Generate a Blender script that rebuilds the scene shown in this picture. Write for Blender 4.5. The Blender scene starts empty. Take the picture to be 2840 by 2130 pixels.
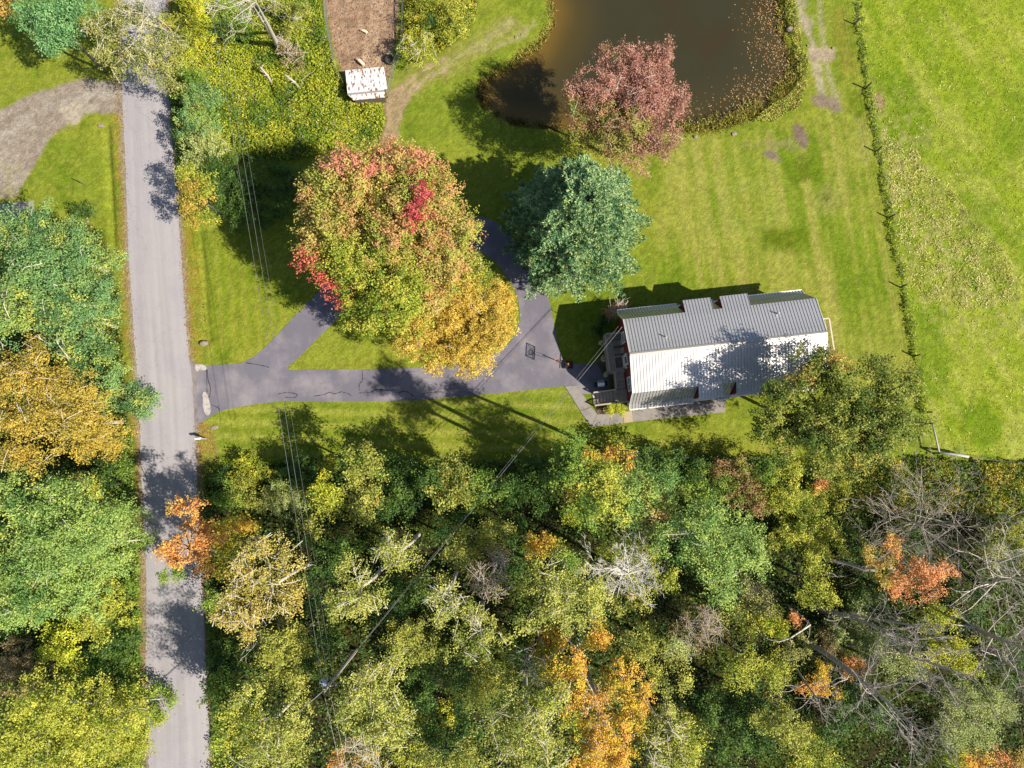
import bpy, math, random
import numpy as np
from mathutils import Vector, Matrix, geometry

# ------------------------------------------------------------------ camera, sky, sun, exposure
scene = bpy.context.scene
COL = scene.collection
F, CAMH = 1975.0, 66.0                    # focal length in photo pixels, height of the camera
TILT = math.atan(185 / F)                 # looking slightly ahead of straight down
cam_d = bpy.data.cameras.new("camera")
cam_d.sensor_width = 36
cam_d.lens = 36 * F / 2840
cam_d.clip_end = 3000
cam = bpy.data.objects.new("camera", cam_d)
cam.location = (0, 0, CAMH)
cam.rotation_euler = (TILT, 0, 0)
COL.objects.link(cam)
scene.camera = cam

SUN = Vector((.9023, -.4311, .98)).normalized()     # towards the sun
world = bpy.data.worlds.new("World")
scene.world = world
world.use_nodes = True
nt = world.node_tree
nt.nodes.clear()
sky = nt.nodes.new("ShaderNodeTexSky")
sky.sky_type = 'NISHITA'
sky.sun_disc = False
sky.sun_elevation = math.asin(SUN.z)
sky.sun_rotation = math.atan2(SUN.x, SUN.y)
bg = nt.nodes.new("ShaderNodeBackground")
bg.inputs[1].default_value = 0.068
wo = nt.nodes.new("ShaderNodeOutputWorld")
nt.links.new(sky.outputs[0], bg.inputs[0])
nt.links.new(bg.outputs[0], wo.inputs[0])

sun_d = bpy.data.lights.new("sun", 'SUN')
sun_d.energy = 5.0
sun_d.angle = math.radians(.53)
sun_d.color = (1, .885, .72)
sun = bpy.data.objects.new("sun", sun_d)
sun.rotation_euler = SUN.to_track_quat('Z', 'Y').to_euler()
sun.location = (40, -20, 80)
COL.objects.link(sun)

scene.view_settings.view_transform = 'Standard'
scene.view_settings.look = 'None'
scene.view_settings.gamma = 1
scene.view_settings.use_curve_mapping = False
scene.view_settings.exposure = 1.0
scene.cycles.max_bounces = 6
scene.cycles.diffuse_bounces = 3
scene.cycles.glossy_bounces = 2
scene.cycles.transmission_bounces = 3
scene.cycles.transparent_max_bounces = 4

rng = np.random.default_rng(7)
random.seed(7)

# ------------------------------------------------------------------ surveying helpers
_c, _s = math.cos(TILT), math.sin(TILT)

def P(px, py, z=0.0):
    """photo pixel (2840 wide) -> point of the place at height z"""
    dx, dy = (px - 1420) / F, -(py - 1065) / F
    d = np.array([dx, _s + dy * _c, -_c + dy * _s])
    return np.array([0, 0, CAMH]) + d * ((z - CAMH) / d[2])

ZO = dict(TL=(0, 0), TC=(950, 0), TR=(1890, 0), ML=(0, 710), MC=(950, 710), MR=(1890, 710),
          BL=(0, 1420), BC=(950, 1420), BR=(1890, 1420))

def px(zone, u, v):
    if zone == 'V':
        return u * 1.28391, v * 1.28391
    ox, oy = ZO[zone]
    return ox + u / 2.3284, oy + v / 2.3284

def Q(zone, u, v, z=0.0):
    return P(*px(zone, u, v), z)

def srgb(c):
    c = np.asarray(c, float) / 255
    return np.where(c <= .04045, c / 12.92, ((c + .055) / 1.055) ** 2.4)

GAIN = np.array([2.6, 2.42, 2.15])

def alb(*c, g=GAIN):
    """surface colour that reads as this sRGB value on a sunlit level surface"""
    return np.clip(srgb(c) / g, .002, .85)

# value noise on arrays
_lat = np.random.default_rng(3).random((256, 256))

def vnoise(x, y):
    xi, yi = np.floor(x).astype(int), np.floor(y).astype(int)
    fx, fy = x - xi, y - yi
    fx, fy = fx * fx * (3 - 2 * fx), fy * fy * (3 - 2 * fy)
    a = _lat[xi & 255, yi & 255]; b = _lat[(xi + 1) & 255, yi & 255]
    c = _lat[xi & 255, (yi + 1) & 255]; d = _lat[(xi + 1) & 255, (yi + 1) & 255]
    return (a * (1 - fx) + b * fx) * (1 - fy) + (c * (1 - fx) + d * fx) * fy

def fbm(x, y, f, o=3):
    s, a, t = 0, 1, 0
    for i in range(o):
        s = s + a * vnoise(x * f + 17.3 * i, y * f + 9.1 * i); t += a
        a *= .5; f *= 2.03
    return s / t

def sdf(poly, X, Y):
    """signed distance, negative inside"""
    poly = np.asarray(poly, float)
    n = len(poly)
    d = np.full(X.shape, 1e18)
    ins = np.zeros(X.shape, bool)
    for i in range(n):
        ax, ay = poly[i]; bx, by = poly[(i + 1) % n]
        ex, ey = bx - ax, by - ay
        L = ex * ex + ey * ey + 1e-9
        t = np.clip(((X - ax) * ex + (Y - ay) * ey) / L, 0, 1)
        d = np.minimum(d, (X - ax - t * ex) ** 2 + (Y - ay - t * ey) ** 2)
        if ey != 0:
            cond = ((ay <= Y) & (by > Y)) | ((by <= Y) & (ay > Y))
            xs = ax + (Y - ay) / ey * ex
            ins ^= cond & (X < xs)
    d = np.sqrt(d)
    return np.where(ins, -d, d)

def linedist(pts, X, Y):
    d = np.full(X.shape, 1e18)
    for (ax, ay), (bx, by) in zip(pts[:-1], pts[1:]):
        ex, ey = bx - ax, by - ay
        L = ex * ex + ey * ey + 1e-9
        t = np.clip(((X - ax) * ex + (Y - ay) * ey) / L, 0, 1)
        d = np.minimum(d, (X - ax - t * ex) ** 2 + (Y - ay - t * ey) ** 2)
    return np.sqrt(d)

def W(zone, pts, z=0):
    """outline in the photo -> outline on the ground"""
    return [tuple(Q(zone, u, v, z)[:2]) for u, v in pts]

def smooth(pts, n=6, closed=False):
    """Catmull-Rom"""
    p = [np.array(q, float) for q in pts]
    out = []
    m = len(p)
    for i in range(m if closed else m - 1):
        if closed:
            a, b, c, d = p[i - 1], p[i], p[(i + 1) % m], p[(i + 2) % m]
        else:
            a, b, c, d = p[max(i - 1, 0)], p[i], p[i + 1], p[min(i + 2, m - 1)]
        for k in range(n):
            t = k / n
            out.append(.5 * ((2 * b) + (c - a) * t + (2 * a - 5 * b + 4 * c - d) * t * t + (3 * b - a - 3 * c + d) * t ** 3))
    if not closed:
        out.append(p[-1])
    return [tuple(q) for q in out]

# ------------------------------------------------------------------ object helpers
def tag(o, label=None, cat=None, group=None, kind=None):
    if label: o['label'] = label
    if cat: o['category'] = cat
    if group: o['group'] = group
    if kind: o['kind'] = kind
    return o

def empty(name, loc, label, cat, group=None):
    o = bpy.data.objects.new(name, None)
    o.empty_display_size = .3
    o.location = [float(v) for v in loc]
    COL.objects.link(o)
    return tag(o, label, cat, group)

def root_loc(o):
    v = Vector((0, 0, 0))
    while o is not None:
        v = v + o.location
        o = o.parent
    return np.array(v)

def link(name, me, parent=None, loc=(0, 0, 0)):
    o = bpy.data.objects.new(name, me)
    COL.objects.link(o)
    if parent is not None:
        o.parent = parent
    o.location = [float(v) for v in loc]
    return o

def mesh_np(name, V, Fq, mat, col=None, uv=None):
    """V (n,3), Fq (m,k) faces with k corners each"""
    V = np.ascontiguousarray(V, np.float32); Fq = np.ascontiguousarray(Fq, np.int32)
    me = bpy.data.meshes.new(name)
    m, k = Fq.shape
    me.vertices.add(len(V)); me.vertices.foreach_set('co', V.ravel())
    me.loops.add(m * k); me.loops.foreach_set('vertex_index', Fq.ravel())
    me.polygons.add(m)
    me.polygons.foreach_set('loop_start', np.arange(0, m * k, k, dtype=np.int32))
    if col is not None:
        a = me.color_attributes.new('Col', 'FLOAT_COLOR', 'POINT')
        c = np.ones((len(V), 4), np.float32); c[:, :3] = col
        a.data.foreach_set('color', c.ravel())
    me.update(calc_edges=True)
    me.validate()
    if mat: me.materials.append(mat)
    return me

class MB:
    def __init__(self):
        self.v, self.f = [], []

    def add(self, vs, fs):
        b = len(self.v)
        self.v += [tuple(float(c) for c in q) for q in vs]
        self.f += [tuple(b + i for i in f) for f in fs]
        return self

    def frame(self, c, x, y, z):
        """box with centre c and half-axis vectors x, y, z"""
        c, x, y, z = (np.array(q, float) for q in (c, x, y, z))
        vs = [c + sx * x + sy * y + sz * z for sz in (-1, 1) for sy in (-1, 1) for sx in (-1, 1)]
        return self.add(vs, [(0, 2, 3, 1), (4, 5, 7, 6), (0, 1, 5, 4), (2, 6, 7, 3), (0, 4, 6, 2), (1, 3, 7, 5)])

    def box(self, x0, x1, y0, y1, z0, z1):
        return self.frame(((x0 + x1) / 2, (y0 + y1) / 2, (z0 + z1) / 2), ((x1 - x0) / 2, 0, 0), (0, (y1 - y0) / 2, 0), (0, 0, (z1 - z0) / 2))

    def bar(self, a, b, w, h, up=(0, 0, 1)):
        a, b = np.array(a, float), np.array(b, float)
        d = b - a; L = np.linalg.norm(d) + 1e-9; d = d / L
        s = np.cross(d, up); n = np.linalg.norm(s)
        s = s / n if n > 1e-6 else np.array([1., 0, 0])
        t = np.cross(s, d)
        return self.frame((a + b) / 2, d * L / 2, s * w / 2, t * h / 2)

    def tube(self, pts, r, n=6, cap=True):
        pts = [np.array(p, float) for p in pts]
        rs = r if hasattr(r, '__len__') else [r] * len(pts)
        vs = []
        for i, p in enumerate(pts):
            d = pts[min(i + 1, len(pts) - 1)] - pts[max(i - 1, 0)]
            d = d / (np.linalg.norm(d) + 1e-9)
            u = np.cross(d, (0, 0, 1) if abs(d[2]) < .9 else (1, 0, 0)); u /= np.linalg.norm(u)
            w = np.cross(d, u)
            for k in range(n):
                a = 2 * math.pi * k / n
                vs.append(p + rs[i] * (math.cos(a) * u + math.sin(a) * w))
        fs = []
        for i in range(len(pts) - 1):
            for k in range(n):
                fs.append((i * n + k, i * n + (k + 1) % n, (i + 1) * n + (k + 1) % n, (i + 1) * n + k))
        if cap:
            fs.append(tuple(range(n))[::-1]); fs.append(tuple((len(pts) - 1) * n + k for k in range(n)))
        return self.add(vs, fs)

    def lathe(self, c, prof, n=16, ax=(0, 0, 1)):
        """prof: list of (radius, height)"""
        c = np.array(c, float); ax = np.array(ax, float); ax /= np.linalg.norm(ax)
        u = np.cross(ax, (1, 0, 0) if abs(ax[0]) < .9 else (0, 1, 0)); u /= np.linalg.norm(u); w = np.cross(ax, u)
        vs, fs = [], []
        for r, h in prof:
            for k in range(n):
                a = 2 * math.pi * k / n
                vs.append(c + ax * h + r * (math.cos(a) * u + math.sin(a) * w))
        for i in range(len(prof) - 1):
            for k in range(n):
                fs.append((i * n + k, i * n + (k + 1) % n, (i + 1) * n + (k + 1) % n, (i + 1) * n + k))
        fs.append(tuple(range(n))[::-1]); fs.append(tuple((len(prof) - 1) * n + k for k in range(n)))
        return self.add(vs, fs)

    def prism(self, poly, off):
        """planar polygon (list of 3-D points) thickened by vector off"""
        n = len(poly); off = np.array(off, float)
        vs = [np.array(p, float) for p in poly] + [np.array(p, float) + off for p in poly]
        fs = [tuple(range(n))[::-1], tuple(range(n, 2 * n))] + [(i, (i + 1) % n, n + (i + 1) % n, n + i) for i in range(n)]
        return self.add(vs, fs)

    def mesh(self, name, mat, org=(0, 0, 0), smooth_=False):
        me = bpy.data.meshes.new(name)
        me.from_pydata([tuple(np.array(p) - org) for p in self.v], [], self.f)
        me.update()
        if smooth_:
            for p in me.polygons: p.use_smooth = True
        if mat: me.materials.append(mat)
        return me

    def build(self, name, mat, parent=None, smooth_=False):
        org = root_loc(parent) if parent is not None else np.zeros(3)
        return link(name, self.mesh(name, mat, org, smooth_), parent)

# ------------------------------------------------------------------ materials
def new_mat(name):
    m = bpy.data.materials.new(name); m.use_nodes = True
    return m, m.node_tree.nodes, m.node_tree.links, m.node_tree.nodes['Principled BSDF']

def pmat(name, col, rough=.7, metal=0, var=.12, scale=3., bump=0., bscale=30., spec=.3, stretch=None, second=None, sc2=1., mix2=(.5, .65)):
    """principled with object-space noise; second = a worn / stained colour that comes through in patches"""
    m, N, L, b = new_mat(name)
    tc = N.new('ShaderNodeTexCoord')
    src = tc.outputs['Object']
    if stretch:
        mp = N.new('ShaderNodeMapping'); mp.inputs['Scale'].default_value = stretch
        L.new(src, mp.inputs[0]); src = mp.outputs[0]
    n1 = N.new('ShaderNodeTexNoise'); n1.inputs['Scale'].default_value = scale; n1.inputs['Detail'].default_value = 6; n1.inputs['Roughness'].default_value = .65
    L.new(src, n1.inputs['Vector'])
    r = N.new('ShaderNodeMapRange'); r.inputs['From Min'].default_value = .25; r.inputs['From Max'].default_value = .75
    r.inputs['To Min'].default_value = 1 - var; r.inputs['To Max'].default_value = 1 + var
    L.new(n1.outputs['Fac'], r.inputs['Value'])
    mul = N.new('ShaderNodeVectorMath'); mul.operation = 'SCALE'
    base = N.new('ShaderNodeRGB'); base.outputs[0].default_value = (*[float(c) for c in col], 1)
    out = base.outputs[0]
    if second is not None:
        n2 = N.new('ShaderNodeTexNoise'); n2.inputs['Scale'].default_value = sc2; n2.inputs['Detail'].default_value = 7; n2.inputs['Roughness'].default_value = .7
        L.new(src, n2.inputs['Vector'])
        r2 = N.new('ShaderNodeMapRange'); r2.inputs['From Min'].default_value = mix2[0]; r2.inputs['From Max'].default_value = mix2[1]
        L.new(n2.outputs['Fac'], r2.inputs['Value'])
        mx = N.new('ShaderNodeMix'); mx.data_type = 'RGBA'
        L.new(r2.outputs[0], mx.inputs[0]); L.new(out, mx.inputs[6]); mx.inputs[7].default_value = (*[float(c) for c in second], 1)
        out = mx.outputs[2]
    L.new(out, mul.inputs[0]); L.new(r.outputs[0], mul.inputs['Scale'])
    L.new(mul.outputs[0], b.inputs['Base Color'])
    b.inputs['Roughness'].default_value = rough; b.inputs['Metallic'].default_value = metal
    b.inputs['Specular IOR Level'].default_value = spec
    if bump:
        n3 = N.new('ShaderNodeTexNoise'); n3.inputs['Scale'].default_value = bscale; n3.inputs['Detail'].default_value = 4
        L.new(src, n3.inputs['Vector'])
        bp = N.new('ShaderNodeBump'); bp.inputs['Strength'].default_value = bump; bp.inputs['Distance'].default_value = .05
        L.new(n3.outputs['Fac'], bp.inputs['Height']); L.new(bp.outputs[0], b.inputs['Normal'])
    return m

def leaf_mat(name, trans=.25, rough=.55, spec=.18):
    m, N, L, b = new_mat(name)
    at = N.new('ShaderNodeAttribute'); at.attribute_name = 'Col'
    L.new(at.outputs['Color'], b.inputs['Base Color'])
    b.inputs['Roughness'].default_value = rough; b.inputs['Specular IOR Level'].default_value = spec
    tr = N.new('ShaderNodeBsdfTranslucent')
    hs = N.new('ShaderNodeHueSaturation'); hs.inputs['Saturation'].default_value = 1.0; hs.inputs['Value'].default_value = 1.15
    L.new(at.outputs['Color'], hs.inputs['Color']); L.new(hs.outputs[0], tr.inputs['Color'])
    mx = N.new('ShaderNodeMixShader'); mx.inputs[0].default_value = trans
    L.new(b.outputs[0], mx.inputs[1]); L.new(tr.outputs[0], mx.inputs[2])
    L.new(mx.outputs[0], N['Material Output'].inputs[0])
    return m

def ground_mat(name, fine=.35, bump=.5, fscale=9.):
    """soil / turf: colour from the surveyed attribute, broken up by two sizes of grain"""
    m, N, L, b = new_mat(name)
    at = N.new('ShaderNodeAttribute'); at.attribute_name = 'Col'
    tc = N.new('ShaderNodeTexCoord')
    n1 = N.new('ShaderNodeTexNoise'); n1.inputs['Scale'].default_value = fscale; n1.inputs['Detail'].default_value = 5; n1.inputs['Roughness'].default_value = .75
    n2 = N.new('ShaderNodeTexNoise'); n2.inputs['Scale'].default_value = 1.3; n2.inputs['Detail'].default_value = 4
    L.new(tc.outputs['Object'], n1.inputs['Vector']); L.new(tc.outputs['Object'], n2.inputs['Vector'])
    r1 = N.new('ShaderNodeMapRange'); r1.inputs['From Min'].default_value = .3; r1.inputs['From Max'].default_value = .7
    r1.inputs['To Min'].default_value = 1 - fine; r1.inputs['To Max'].default_value = 1 + fine
    r2 = N.new('ShaderNodeMapRange'); r2.inputs['From Min'].default_value = .3; r2.inputs['From Max'].default_value = .7
    r2.inputs['To Min'].default_value = .88; r2.inputs['To Max'].default_value = 1.12
    L.new(n1.outputs['Fac'], r1.inputs['Value']); L.new(n2.outputs['Fac'], r2.inputs['Value'])
    mm = N.new('ShaderNodeMath'); mm.operation = 'MULTIPLY'
    L.new(r1.outputs[0], mm.inputs[0]); L.new(r2.outputs[0], mm.inputs[1])
    sc = N.new('ShaderNodeVectorMath'); sc.operation = 'SCALE'
    L.new(at.outputs['Color'], sc.inputs[0]); L.new(mm.outputs[0], sc.inputs['Scale'])
    L.new(sc.outputs[0], b.inputs['Base Color'])
    b.inputs['Roughness'].default_value = .9; b.inputs['Specular IOR Level'].default_value = .1
    bp = N.new('ShaderNodeBump'); bp.inputs['Strength'].default_value = bump; bp.inputs['Distance'].default_value = .06
    L.new(n1.outputs['Fac'], bp.inputs['Height']); L.new(bp.outputs[0], b.inputs['Normal'])
    return m

M = {}
M['leaf'] = leaf_mat('leaf')
M['needle'] = leaf_mat('needle', .12, .6, .15)
M['turf'] = ground_mat('turf', .42, .8, 7)
M['soil'] = ground_mat('soil', .35, .9, 6)
M['bark'] = pmat('bark', alb(120, 110, 98), .9, var=.3, scale=8, stretch=(1, 1, .25))
M['pale_bark'] = pmat('pale_bark', (.46, .43, .38), .85, var=.2, scale=8)
M['white_bark'] = pmat('white_bark', (.52, .50, .47), .8, var=.12, scale=8)
M['grey_bark'] = pmat('grey_bark', (.36, .325, .29), .85, var=.2, scale=8)
M['steel'] = pmat('galvanised_roof', (.42, .425, .44), .40, .45, var=.05, scale=.8, second=(.375, .38, .395), sc2=.5, spec=.6)
M['seam_shade'] = pmat('seam_shade_metal', (.10, .10, .105), .6, 0, var=.05)  # near-black, so the gaps between roof panels read as seam shadows
M['cap'] = pmat('ridge_metal', (.30, .29, .28), .45, .4, var=.05)
M['red'] = pmat('red_siding', (.20, .034, .038), .7, var=.2, scale=2, stretch=(1, 1, 4))
M['white'] = pmat('white_paint', (.75, .75, .73), .5, var=.05)
M['glass'] = pmat('window_glass', (.03, .04, .045), .08, var=.05, spec=.6)
M['decking'] = pmat('weathered_deck', (.44, .385, .32), .85, var=.2, scale=6, second=(.34, .295, .245), sc2=2)
M['rail'] = pmat('pale_rail', (.46, .40, .32), .8, var=.12)
M['concrete'] = pmat('concrete', alb(190, 180, 168), .9, var=.1, scale=2, second=alb(160, 150, 140), sc2=.9, bump=.2)
M['new_concrete'] = pmat('new_concrete', alb(228, 205, 165), .9, var=.08, scale=3)
M['black'] = pmat('black_plastic', (.012, .012, .013), .45, var=.1)
M['dark_metal'] = pmat('dark_metal', (.03, .035, .04), .4, var=.1, spec=.5)
M['orange'] = pmat('orange_rubber', (.55, .07, .03), .5, var=.1)
M['net'] = pmat('white_net', (.6, .6, .6), .8)
m, N, L, b = new_mat('clear_acrylic')
b.inputs['Base Color'].default_value = (.8, .85, .85, 1); b.inputs['Roughness'].default_value = .05
tr_ = N.new('ShaderNodeBsdfTransparent'); mx_ = N.new('ShaderNodeMixShader'); mx_.inputs[0].default_value = .86
L.new(b.outputs[0], mx_.inputs[1]); L.new(tr_.outputs[0], mx_.inputs[2]); L.new(mx_.outputs[0], N['Material Output'].inputs[0])
M['clear'] = m
M['wood'] = pmat('post_wood', alb(140, 122, 105), .9, var=.25, scale=9)
M['pale_wood'] = pmat('bleached_wood', alb(228, 222, 214), .85, var=.15, scale=7)
M['wire'] = pmat('wire', (.42, .42, .43), .35, .8)
M['thinwire'] = pmat('fence_wire', (.30, .32, .33), .4, .7)
M['cable'] = pmat('insulated_cable', (.20, .20, .21), .4, .3)
M['transformer'] = pmat('transformer_grey', (.5, .53, .56), .4, .2, var=.08)
M['stone'] = pmat('stone', alb(190, 170, 150), .9, var=.2, scale=5, bump=.4, bscale=9)
M['pig'] = pmat('pale_hide', (.66, .52, .38), .8, var=.08, scale=6)
M['tyre'] = pmat('tyre_rubber', (.035, .036, .038), .7, var=.3, scale=12)
M['cushion'] = pmat('tan_cushion', (.30, .25, .20), .9, var=.1)
M['mulch'] = pmat('mulch', alb(140, 112, 92), .95, var=.5, scale=12, bump=.9, bscale=20)
M['mat'] = pmat('doormat', (.17, .14, .12), .95, var=.2, scale=14)
M['rope'] = pmat('straw_rope', alb(230, 200, 160), .9)
M['ball'] = pmat('ball', (.42, .06, .035), .6)
M['lid'] = pmat('grill_lid', (.62, .64, .65), .35, .6, var=.05)

# water: turbid pond, colour by depth in the attribute
m, N, L, b = new_mat('pond_water')
at = N.new('ShaderNodeAttribute'); at.attribute_name = 'Col'
L.new(at.outputs['Color'], b.inputs['Base Color'])
b.inputs['Roughness'].default_value = .06; b.inputs['Specular IOR Level'].default_value = .5; b.inputs['IOR'].default_value = 1.33
tc = N.new('ShaderNodeTexCoord'); n1 = N.new('ShaderNodeTexNoise'); n1.inputs['Scale'].default_value = 3
L.new(tc.outputs['Object'], n1.inputs['Vector'])
bp = N.new('ShaderNodeBump'); bp.inputs['Strength'].default_value = .03; bp.inputs['Distance'].default_value = .02
L.new(n1.outputs['Fac'], bp.inputs['Height']); L.new(bp.outputs[0], b.inputs['Normal'])
M['water'] = m

# asphalt with wheel tracks along the road (uv.x across 0..1, uv.y along in metres)
def asphalt(name, c0, c1, c2, track=.0, crack=.0, patch=(.45, .65)):
    m, N, L, b = new_mat(name)
    tc = N.new('ShaderNodeTexCoord')
    n1 = N.new('ShaderNodeTexNoise'); n1.inputs['Scale'].default_value = .28; n1.inputs['Detail'].default_value = 6; n1.inputs['Roughness'].default_value = .6
    L.new(tc.outputs['Object'], n1.inputs['Vector'])
    n2 = N.new('ShaderNodeTexNoise'); n2.inputs['Scale'].default_value = 14; n2.inputs['Detail'].default_value = 4; n2.inputs['Roughness'].default_value = .8
    L.new(tc.outputs['Object'], n2.inputs['Vector'])
    r = N.new('ShaderNodeMapRange'); r.inputs['From Min'].default_value = patch[0]; r.inputs['From Max'].default_value = patch[1]
    L.new(n1.outputs['Fac'], r.inputs['Value'])
    mx = N.new('ShaderNodeMix'); mx.data_type = 'RGBA'
    mx.inputs[6].default_value = (*c0, 1); mx.inputs[7].default_value = (*c1, 1)
    L.new(r.outputs[0], mx.inputs[0])
    out = mx.outputs[2]
    # long streaks
    mp = N.new('ShaderNodeMapping'); mp.inputs['Scale'].default_value = (7.0, .035, 1)
    L.new(tc.outputs['UV'], mp.inputs[0])
    n3 = N.new('ShaderNodeTexNoise'); n3.inputs['Scale'].default_value = 1; n3.inputs['Detail'].default_value = 3
    L.new(mp.outputs[0], n3.inputs['Vector'])
    r3 = N.new('ShaderNodeMapRange'); r3.inputs['From Min'].default_value = .3; r3.inputs['From Max'].default_value = .7
    r3.inputs['To Min'].default_value = 1 - track; r3.inputs['To Max'].default_value = 1 + track
    L.new(n3.outputs['Fac'], r3.inputs['Value'])
    r2 = N.new('ShaderNodeMapRange'); r2.inputs['From Min'].default_value = .3; r2.inputs['From Max'].default_value = .7
    r2.inputs['To Min'].default_value = .88; r2.inputs['To Max'].default_value = 1.12
    L.new(n2.outputs['Fac'], r2.inputs['Value'])
    mm = N.new('ShaderNodeMath'); mm.operation = 'MULTIPLY'
    L.new(r2.outputs[0], mm.inputs[0]); L.new(r3.outputs[0], mm.inputs[1])
    sc = N.new('ShaderNodeVectorMath'); sc.operation = 'SCALE'
    L.new(out, sc.inputs[0]); L.new(mm.outputs[0], sc.inputs['Scale'])
    out = sc.outputs[0]
    if crack:
        vo = N.new('ShaderNodeTexVoronoi'); vo.feature = 'DISTANCE_TO_EDGE'; vo.inputs['Scale'].default_value = .22
        nz = N.new('ShaderNodeTexNoise'); nz.inputs['Scale'].default_value = .9; nz.inputs['Detail'].default_value = 4
        L.new(tc.outputs['Object'], nz.inputs['Vector'])
        va = N.new('ShaderNodeVectorMath'); va.operation = 'MULTIPLY_ADD'; va.inputs[1].default_value = (2.2, 2.2, 0)
        L.new(nz.outputs['Color'], va.inputs[0]); L.new(tc.outputs['Object'], va.inputs[2])
        L.new(va.outputs[0], vo.inputs['Vector'])
        rc = N.new('ShaderNodeMapRange'); rc.inputs['From Min'].default_value = .0; rc.inputs['From Max'].default_value = .012
        rc.inputs['To Min'].default_value = 1 - crack; rc.inputs['To Max'].default_value = 1
        L.new(vo.outputs['Distance'], rc.inputs['Value'])
        s2 = N.new('ShaderNodeVectorMath'); s2.operation = 'SCALE'
        L.new(out, s2.inputs[0]); L.new(rc.outputs[0], s2.inputs['Scale']); out = s2.outputs[0]
    L.new(out, b.inputs['Base Color'])
    b.inputs['Roughness'].default_value = .85; b.inputs['Specular IOR Level'].default_value = .2
    bp = N.new('ShaderNodeBump'); bp.inputs['Strength'].default_value = .25; bp.inputs['Distance'].default_value = .02
    L.new(n2.outputs['Fac'], bp.inputs['Height']); L.new(bp.outputs[0], b.inputs['Normal'])
    return m

M['road'] = asphalt('road_asphalt', tuple(alb(212, 203, 200)), tuple(alb(203, 195, 196)), None, .10, .10)
M['drive'] = asphalt('drive_asphalt', tuple(alb(146, 140, 149)), tuple(alb(184, 174, 176)), None, .05, 0)

# ------------------------------------------------------------------ ground (surveyed grid)
GS = .22
gx = np.arange(-58, 58.01, GS); gy = np.arange(-33, 50.01, GS)
X, Y = np.meshgrid(gx, gy, indexing='ij')
Zg = np.zeros_like(X)

def mixc(C, c, k):
    k = np.clip(k, 0, 1)[..., None]
    return C * (1 - k) + np.asarray(c) * k

nA = fbm(X, Y, .12, 4); nB = fbm(X + 50, Y, .55, 4); nC = fbm(X, Y + 80, 1.7, 3); nD = rng.random(X.shape)

# outlines
road_l = [('TL', 770, -300), ('TL', 775, 0), ('TL', 785, 400), ('TL', 790, 620), ('TL', 805, 960), ('TL', 820, 1300), ('ML', 830, 0), ('ML', 850, 300), ('ML', 880, 700), ('ML', 897, 1000), ('ML', 908, 1250),
          ('BL', 925, 0), ('BL', 938, 300), ('BL', 945, 700), ('BL', 940, 1000), ('BL', 950, 1300), ('BL', 960, 1653), ('BL', 985, 2100)]
road_r = [('TL', 1060, -300), ('TL', 1068, 0), ('TL', 1080, 400), ('TL', 1090, 600), ('TL', 1115, 950), ('TL', 1160, 1500), ('ML', 1172, 0), ('ML', 1190, 280), ('ML', 1213, 560), ('ML', 1240, 800), ('ML', 1256, 1050), ('ML', 1266, 1300),
          ('BL', 1283, 0), ('BL', 1297, 350), ('BL', 1312, 600), ('BL', 1330, 1000), ('BL', 1345, 1300), ('BL', 1356, 1653), ('BL', 1375, 2100)]
RL = [tuple(Q(*q)[:2]) for q in road_l]; RR = [tuple(Q(*q)[:2]) for q in road_r]
road_poly = RL + RR[::-1]
pond = smooth(W('TC', [(1480, -900), (1330, -350), (1340, 0), (1360, 90), (1310, 210), (1250, 300), (1160, 340), (1085, 425), (1000, 455), (930, 495), (885, 560), (900, 650), (960, 710), (1030, 765), (1130, 790), (1240, 800), (1350, 815), (1460, 830)])
              + W('TR', [(20, 835), (160, 828), (330, 800), (440, 745), (540, 680), (650, 600), (735, 520), (760, 420), (720, 330), (670, 250), (665, 130), (665, 0), (640, -350), (500, -900)]), 4, True)
pen = W('V', [(690, -120), (703, 0), (712, 60), (722, 110), (742, 160), (800, 160), (838, 170), (850, 130), (856, 90), (862, 40), (864, 0), (868, -120)])
meadow = W('V', [(392, -80), (400, 200), (408, 330), (440, 350), (640, 345), (740, 320), (822, 305), (835, 260), (826, 215), (750, 215), (742, 180), (718, 120), (700, 40), (690, -80)])
meadow2 = W('V', [(872, -80), (872, 110), (900, 135), (960, 110), (1010, 70), (1030, 30), (1036, -80)])
pasture = W('V', [(1842, -120), (1843, 40), (1866, 180), (1889, 320), (1914, 465), (1942, 610), (1968, 765), (1992, 905), (2012, 985), (2100, 1000), (2300, 1010), (2300, -120)])
forest = W('V', [(428, 1030), (520, 1005), (700, 985), (830, 1010), (1000, 1005), (1180, 1010), (1240, 975), (1400, 985), (1560, 1000), (1760, 1010), (1990, 985), (2110, 1000), (2300, 1015), (2300, 1800), (470, 1800), (455, 1658)])
leftwood = W('V', [(-60, 470), (60, 470), (180, 480), (230, 500), (262, 640), (272, 800), (288, 960), (298, 1150), (306, 1380), (318, 1800), (-60, 1800)])
gravel = W('V', [(-60, 245), (0, 235), (60, 208), (120, 186), (180, 172), (235, 172), (262, 178), (263, 250), (246, 246), (225, 243), (190, 247), (160, 266), (125, 284), (100, 310), (85, 340), (66, 370), (50, 400), (38, 425), (-60, 440)])
gravel_l = sdf(gravel, X, Y) + (nC - .5) * .5 + (nB - .5) * .5
d_road = sdf(road_poly, X, Y)
d_pond = sdf(pond, X, Y)
d_pen = sdf(pen, X, Y) + (nB - .5) * .7
d_mead = np.minimum(sdf(meadow, X, Y), sdf(meadow2, X, Y))
d_past = sdf(pasture, X, Y)
d_for = sdf(forest, X, Y)
d_lw = sdf(leftwood, X, Y)

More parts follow.
